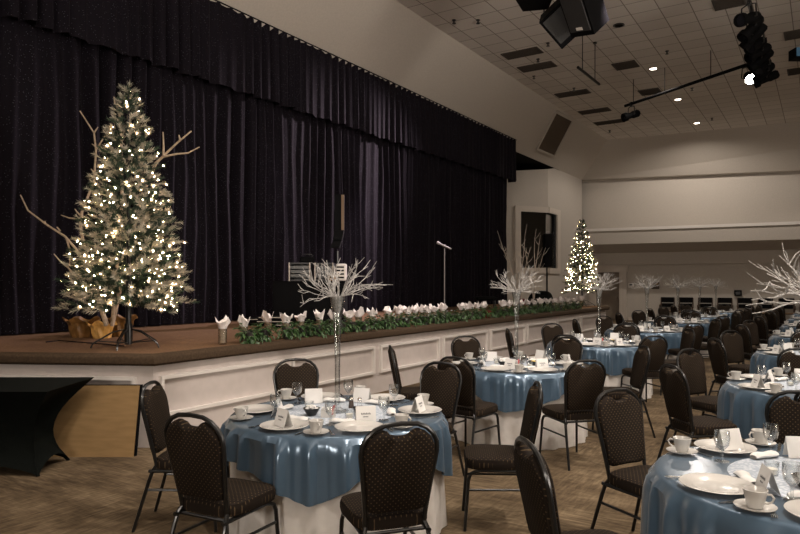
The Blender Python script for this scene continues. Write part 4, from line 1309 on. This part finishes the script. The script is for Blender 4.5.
ORDT = ['first', 'second', 'third', 'fourth', 'fifth', 'sixth', 'seventh']
ROWS = []
for i in range(7): ROWS.append(('T', i, Vector((-2.83, 3.58 + 3.15 * i, 0)), '%s stage-row table' % ORDT[i]))
for i in range(7): ROWS.append(('R', i, Vector((.01 if i == 0 else -.03, 3.55 + 3.13 * i, 0)), '%s outer-row table' % ORDT[i]))
SIDE = {180: 'stage-side front', 236: 'front end', 286: 'aisle-side front', 0: 'aisle-side rear', 54: 'rear end', 109: 'stage-side rear'}
SIDER = {184: 'stage-side front', 240: 'front end', 290: 'outer-side front', 2: 'outer-side rear', 65: 'rear end', 115: 'stage-side rear'}
rc = random.Random(21)
TW = {('T', 0): {239: (.94, 6), 289: (1.03, 0), 0: (1.03, -4), 54: (1.04, 0), 109: (1.12, 0), 180: (.945, 0)},
      ('R', 0): {184: (1.03, 4), 111: (1.02, 6), 61: (.98, 0)}}
def wang(a): return rad(a) + TH
for (row, i, c, desc) in ROWS:
    far = i
    t = thing('banquet_table', 'round banquet table in floor-length white cloth, %s' % desc, 'table', c, 0, 'round banquet tables')
    put('floor_cloth', cloth_mesh(i + (9 if row == 'R' else 0)), t)
    ph = {('T', 0): wang(262), ('T', 1): wang(258), ('R', 0): wang(215)}.get((row, i), rc.random() * 6)
    o = put('satin_overlay', overlay_mesh(i * 3 + (50 if row == 'R' else 0), ph, .27 if row == 'T' else .38)); o.location = c
    tag(o, 'shiny blue satin overlay draped over the %s' % desc, 'tablecloth', 'blue satin overlays')
    o = put('lace_mat', MAT); o.location = c + Vector((0, 0, TZ + .001))
    if seen(o.location, 260): tag(o, 'round silvery lace mat at the middle of the %s' % desc, 'table mat', 'lace table mats')
    else: bpy.data.objects.remove(o)
    zt = Vector((0, 0, TZ + .006))
    p = c + zt
    o = put('trumpet_vase', TVASE); o.location = p; tag(o, 'tall clear trumpet vase standing on the %s' % desc, 'vase', 'tall centrepiece vases')
    o = put('branch_spray', SPR[(i + (row == 'R')) % 3]); o.location = p + Vector((0, 0, .80)); o.rotation_euler = (0, 0, i * 1.3 + .4)
    if row == 'R' and i == 0: o.scale = (1.15, 1.15, 1.15)
    tag(o, 'silvery twisted branches in the tall vase on the %s' % desc, 'branches', 'silver branch centrepieces')
    # middle things
    def mid(name, parts, a, r, label, cat, grp, rz=0):
        q = c + zt + Vector((math.cos(wang(a)) * r, math.sin(wang(a)) * r, 0))
        if not seen(q, 260): return
        t_ = thing(name, label, cat, q, rz, grp)
        for nm, me in parts: put(nm, me, t_)
    if i < 5:
        mid('creamer_bowl', (('bowl', BOWL), ('packets', PACK)), 215, .20, 'small dark bowl of white packets on the %s' % desc, 'bowl', 'bowls of packets')
        mid('pepper_shaker', (('jar', SH2), ('cap', SHC)), 60, .17, 'dark pepper shaker on the %s' % desc, 'pepper shaker', 'pepper shakers')
        mid('salt_shaker', (('jar', SH1), ('cap', SHC)), 40, .19, 'clear salt shaker on the %s' % desc, 'salt shaker', 'salt shakers')
    if i < 3:
        mid('butter_bowl', (('bowl', BOWL), ('butter', BUTTER)), 330, .19, 'small dark bowl with yellow butter on the %s' % desc, 'bowl', 'butter bowls')
        mid('sugar_caddy', (('caddy', CADDY), ('sugar_packets', SUG), ('red_packets', SUGR)), 255, .17, 'white sugar caddy with red packets on the %s' % desc, 'sugar caddy', 'sugar caddies', TH)
        mid('votive_candle', (('glass_cup', VOT), ('candle', WAX)), 160, .22, 'small glass votive candle on the %s' % desc, 'candle', 'votive candles')
        mid('votive_candle', (('glass_cup', VOT), ('candle', WAX)), 295, .24, 'small glass votive candle beside the butter on the %s' % desc, 'candle', 'votive candles')
    side = (SIDE if i else {{286: 289, 236: 239}.get(k_, k_): v_ for k_, v_ in SIDE.items()}) if row == 'T' else (SIDER if i else {{65: 61, 115: 111}.get(k_, k_): v_ for k_, v_ in SIDER.items()})
    for a, sd in side.items():
        # chair
        k, da = TW.get((row, i), {}).get(a, (1.0 + rc.uniform(-.03, .05), rc.uniform(-5, 5)))
        r = 1.07 * k; wa_ = wang(a) + rad(rc.uniform(-1.5, 1.5))
        p = c + Vector((math.cos(wa_) * r, math.sin(wa_) * r, 0))
        skip = row == 'R' and i == 0 and a in (240, 290)
        if not skip and (seen(p + Vector((0, 0, .9)), 290) or seen(p + Vector((0, 0, .4)), 60)):
            make_chair('brown dotted banquet chair at the %s place of the %s' % (sd, desc), p, wa_ + PI / 2 + rad(da), 'banquet chairs')
        # setting; u points from table centre to the diner, s to the diner's right
        ws = wang(a) + rad(rc.uniform(-3, 3)) + (rad(7) if (row, i, a) == ('R', 0, 184) else 0)
        u = Vector((math.cos(ws), math.sin(ws), 0)); s_ = Vector((-u.y, u.x, 0))
        rz = ws + PI / 2
        def lay(name, me, pu, ps, dz, label, cat, grp, drz=0):
            q = c + u * pu + s_ * ps + Vector((0, 0, TZ + .0015 + dz))
            if not seen(q, 260): return None
            o = put(name, me); o.location = q; o.rotation_euler = (0, 0, rz + drz)
            return tag(o, label, cat, grp)
        where = 'at the %s place of the %s' % (sd, desc)
        lay('dinner_plate', PLATE, .57, 0, 0, 'large white plate %s' % where, 'plate', 'white dinner plates')
        if lay('saucer', SAUCER, .60, .262, 0, 'white saucer under the cup %s' % where, 'saucer', 'white saucers'):
            cu = lay('coffee_cup', CUPB, .60, .262, .0085, 'white coffee cup %s' % where, 'cup', 'white coffee cups', rc.uniform(-1.2, 1.2))
            if cu: put('handle', CUPH, cu)
        if i < 6: lay('water_glass', GLASS, .385, .215, .006, 'stemmed water glass %s' % where, 'glass', 'stemmed water glasses')
        card_on_plate = rc.random() < .45
        if i < 5:
            if card_on_plate: lay('place_card', CARD, .56, -.02, .013, 'white place card on the plate %s' % where, 'place card', 'white place cards', rc.uniform(-.4, .4))
            else: lay('place_card', CARD, .395, .09, .006, 'white place card behind the plate %s' % where, 'place card', 'white place cards', rc.uniform(-.5, .5))
        if i < 3:
            lay('fork', FORK, .60, -.185, 0, 'steel fork %s' % where, 'fork', 'steel forks', rc.uniform(-.1, .1) + PI)
            lay('knife', KNIFE, .585, .172, 0, 'steel knife %s' % where, 'knife', 'steel knives', rc.uniform(-.06, .06) + PI)
            lay('rolled_napkin', NAPKIN, .375, -.06, .006, 'white napkin behind the plate %s' % where, 'napkin', 'white napkins', rc.uniform(-.3, .3))
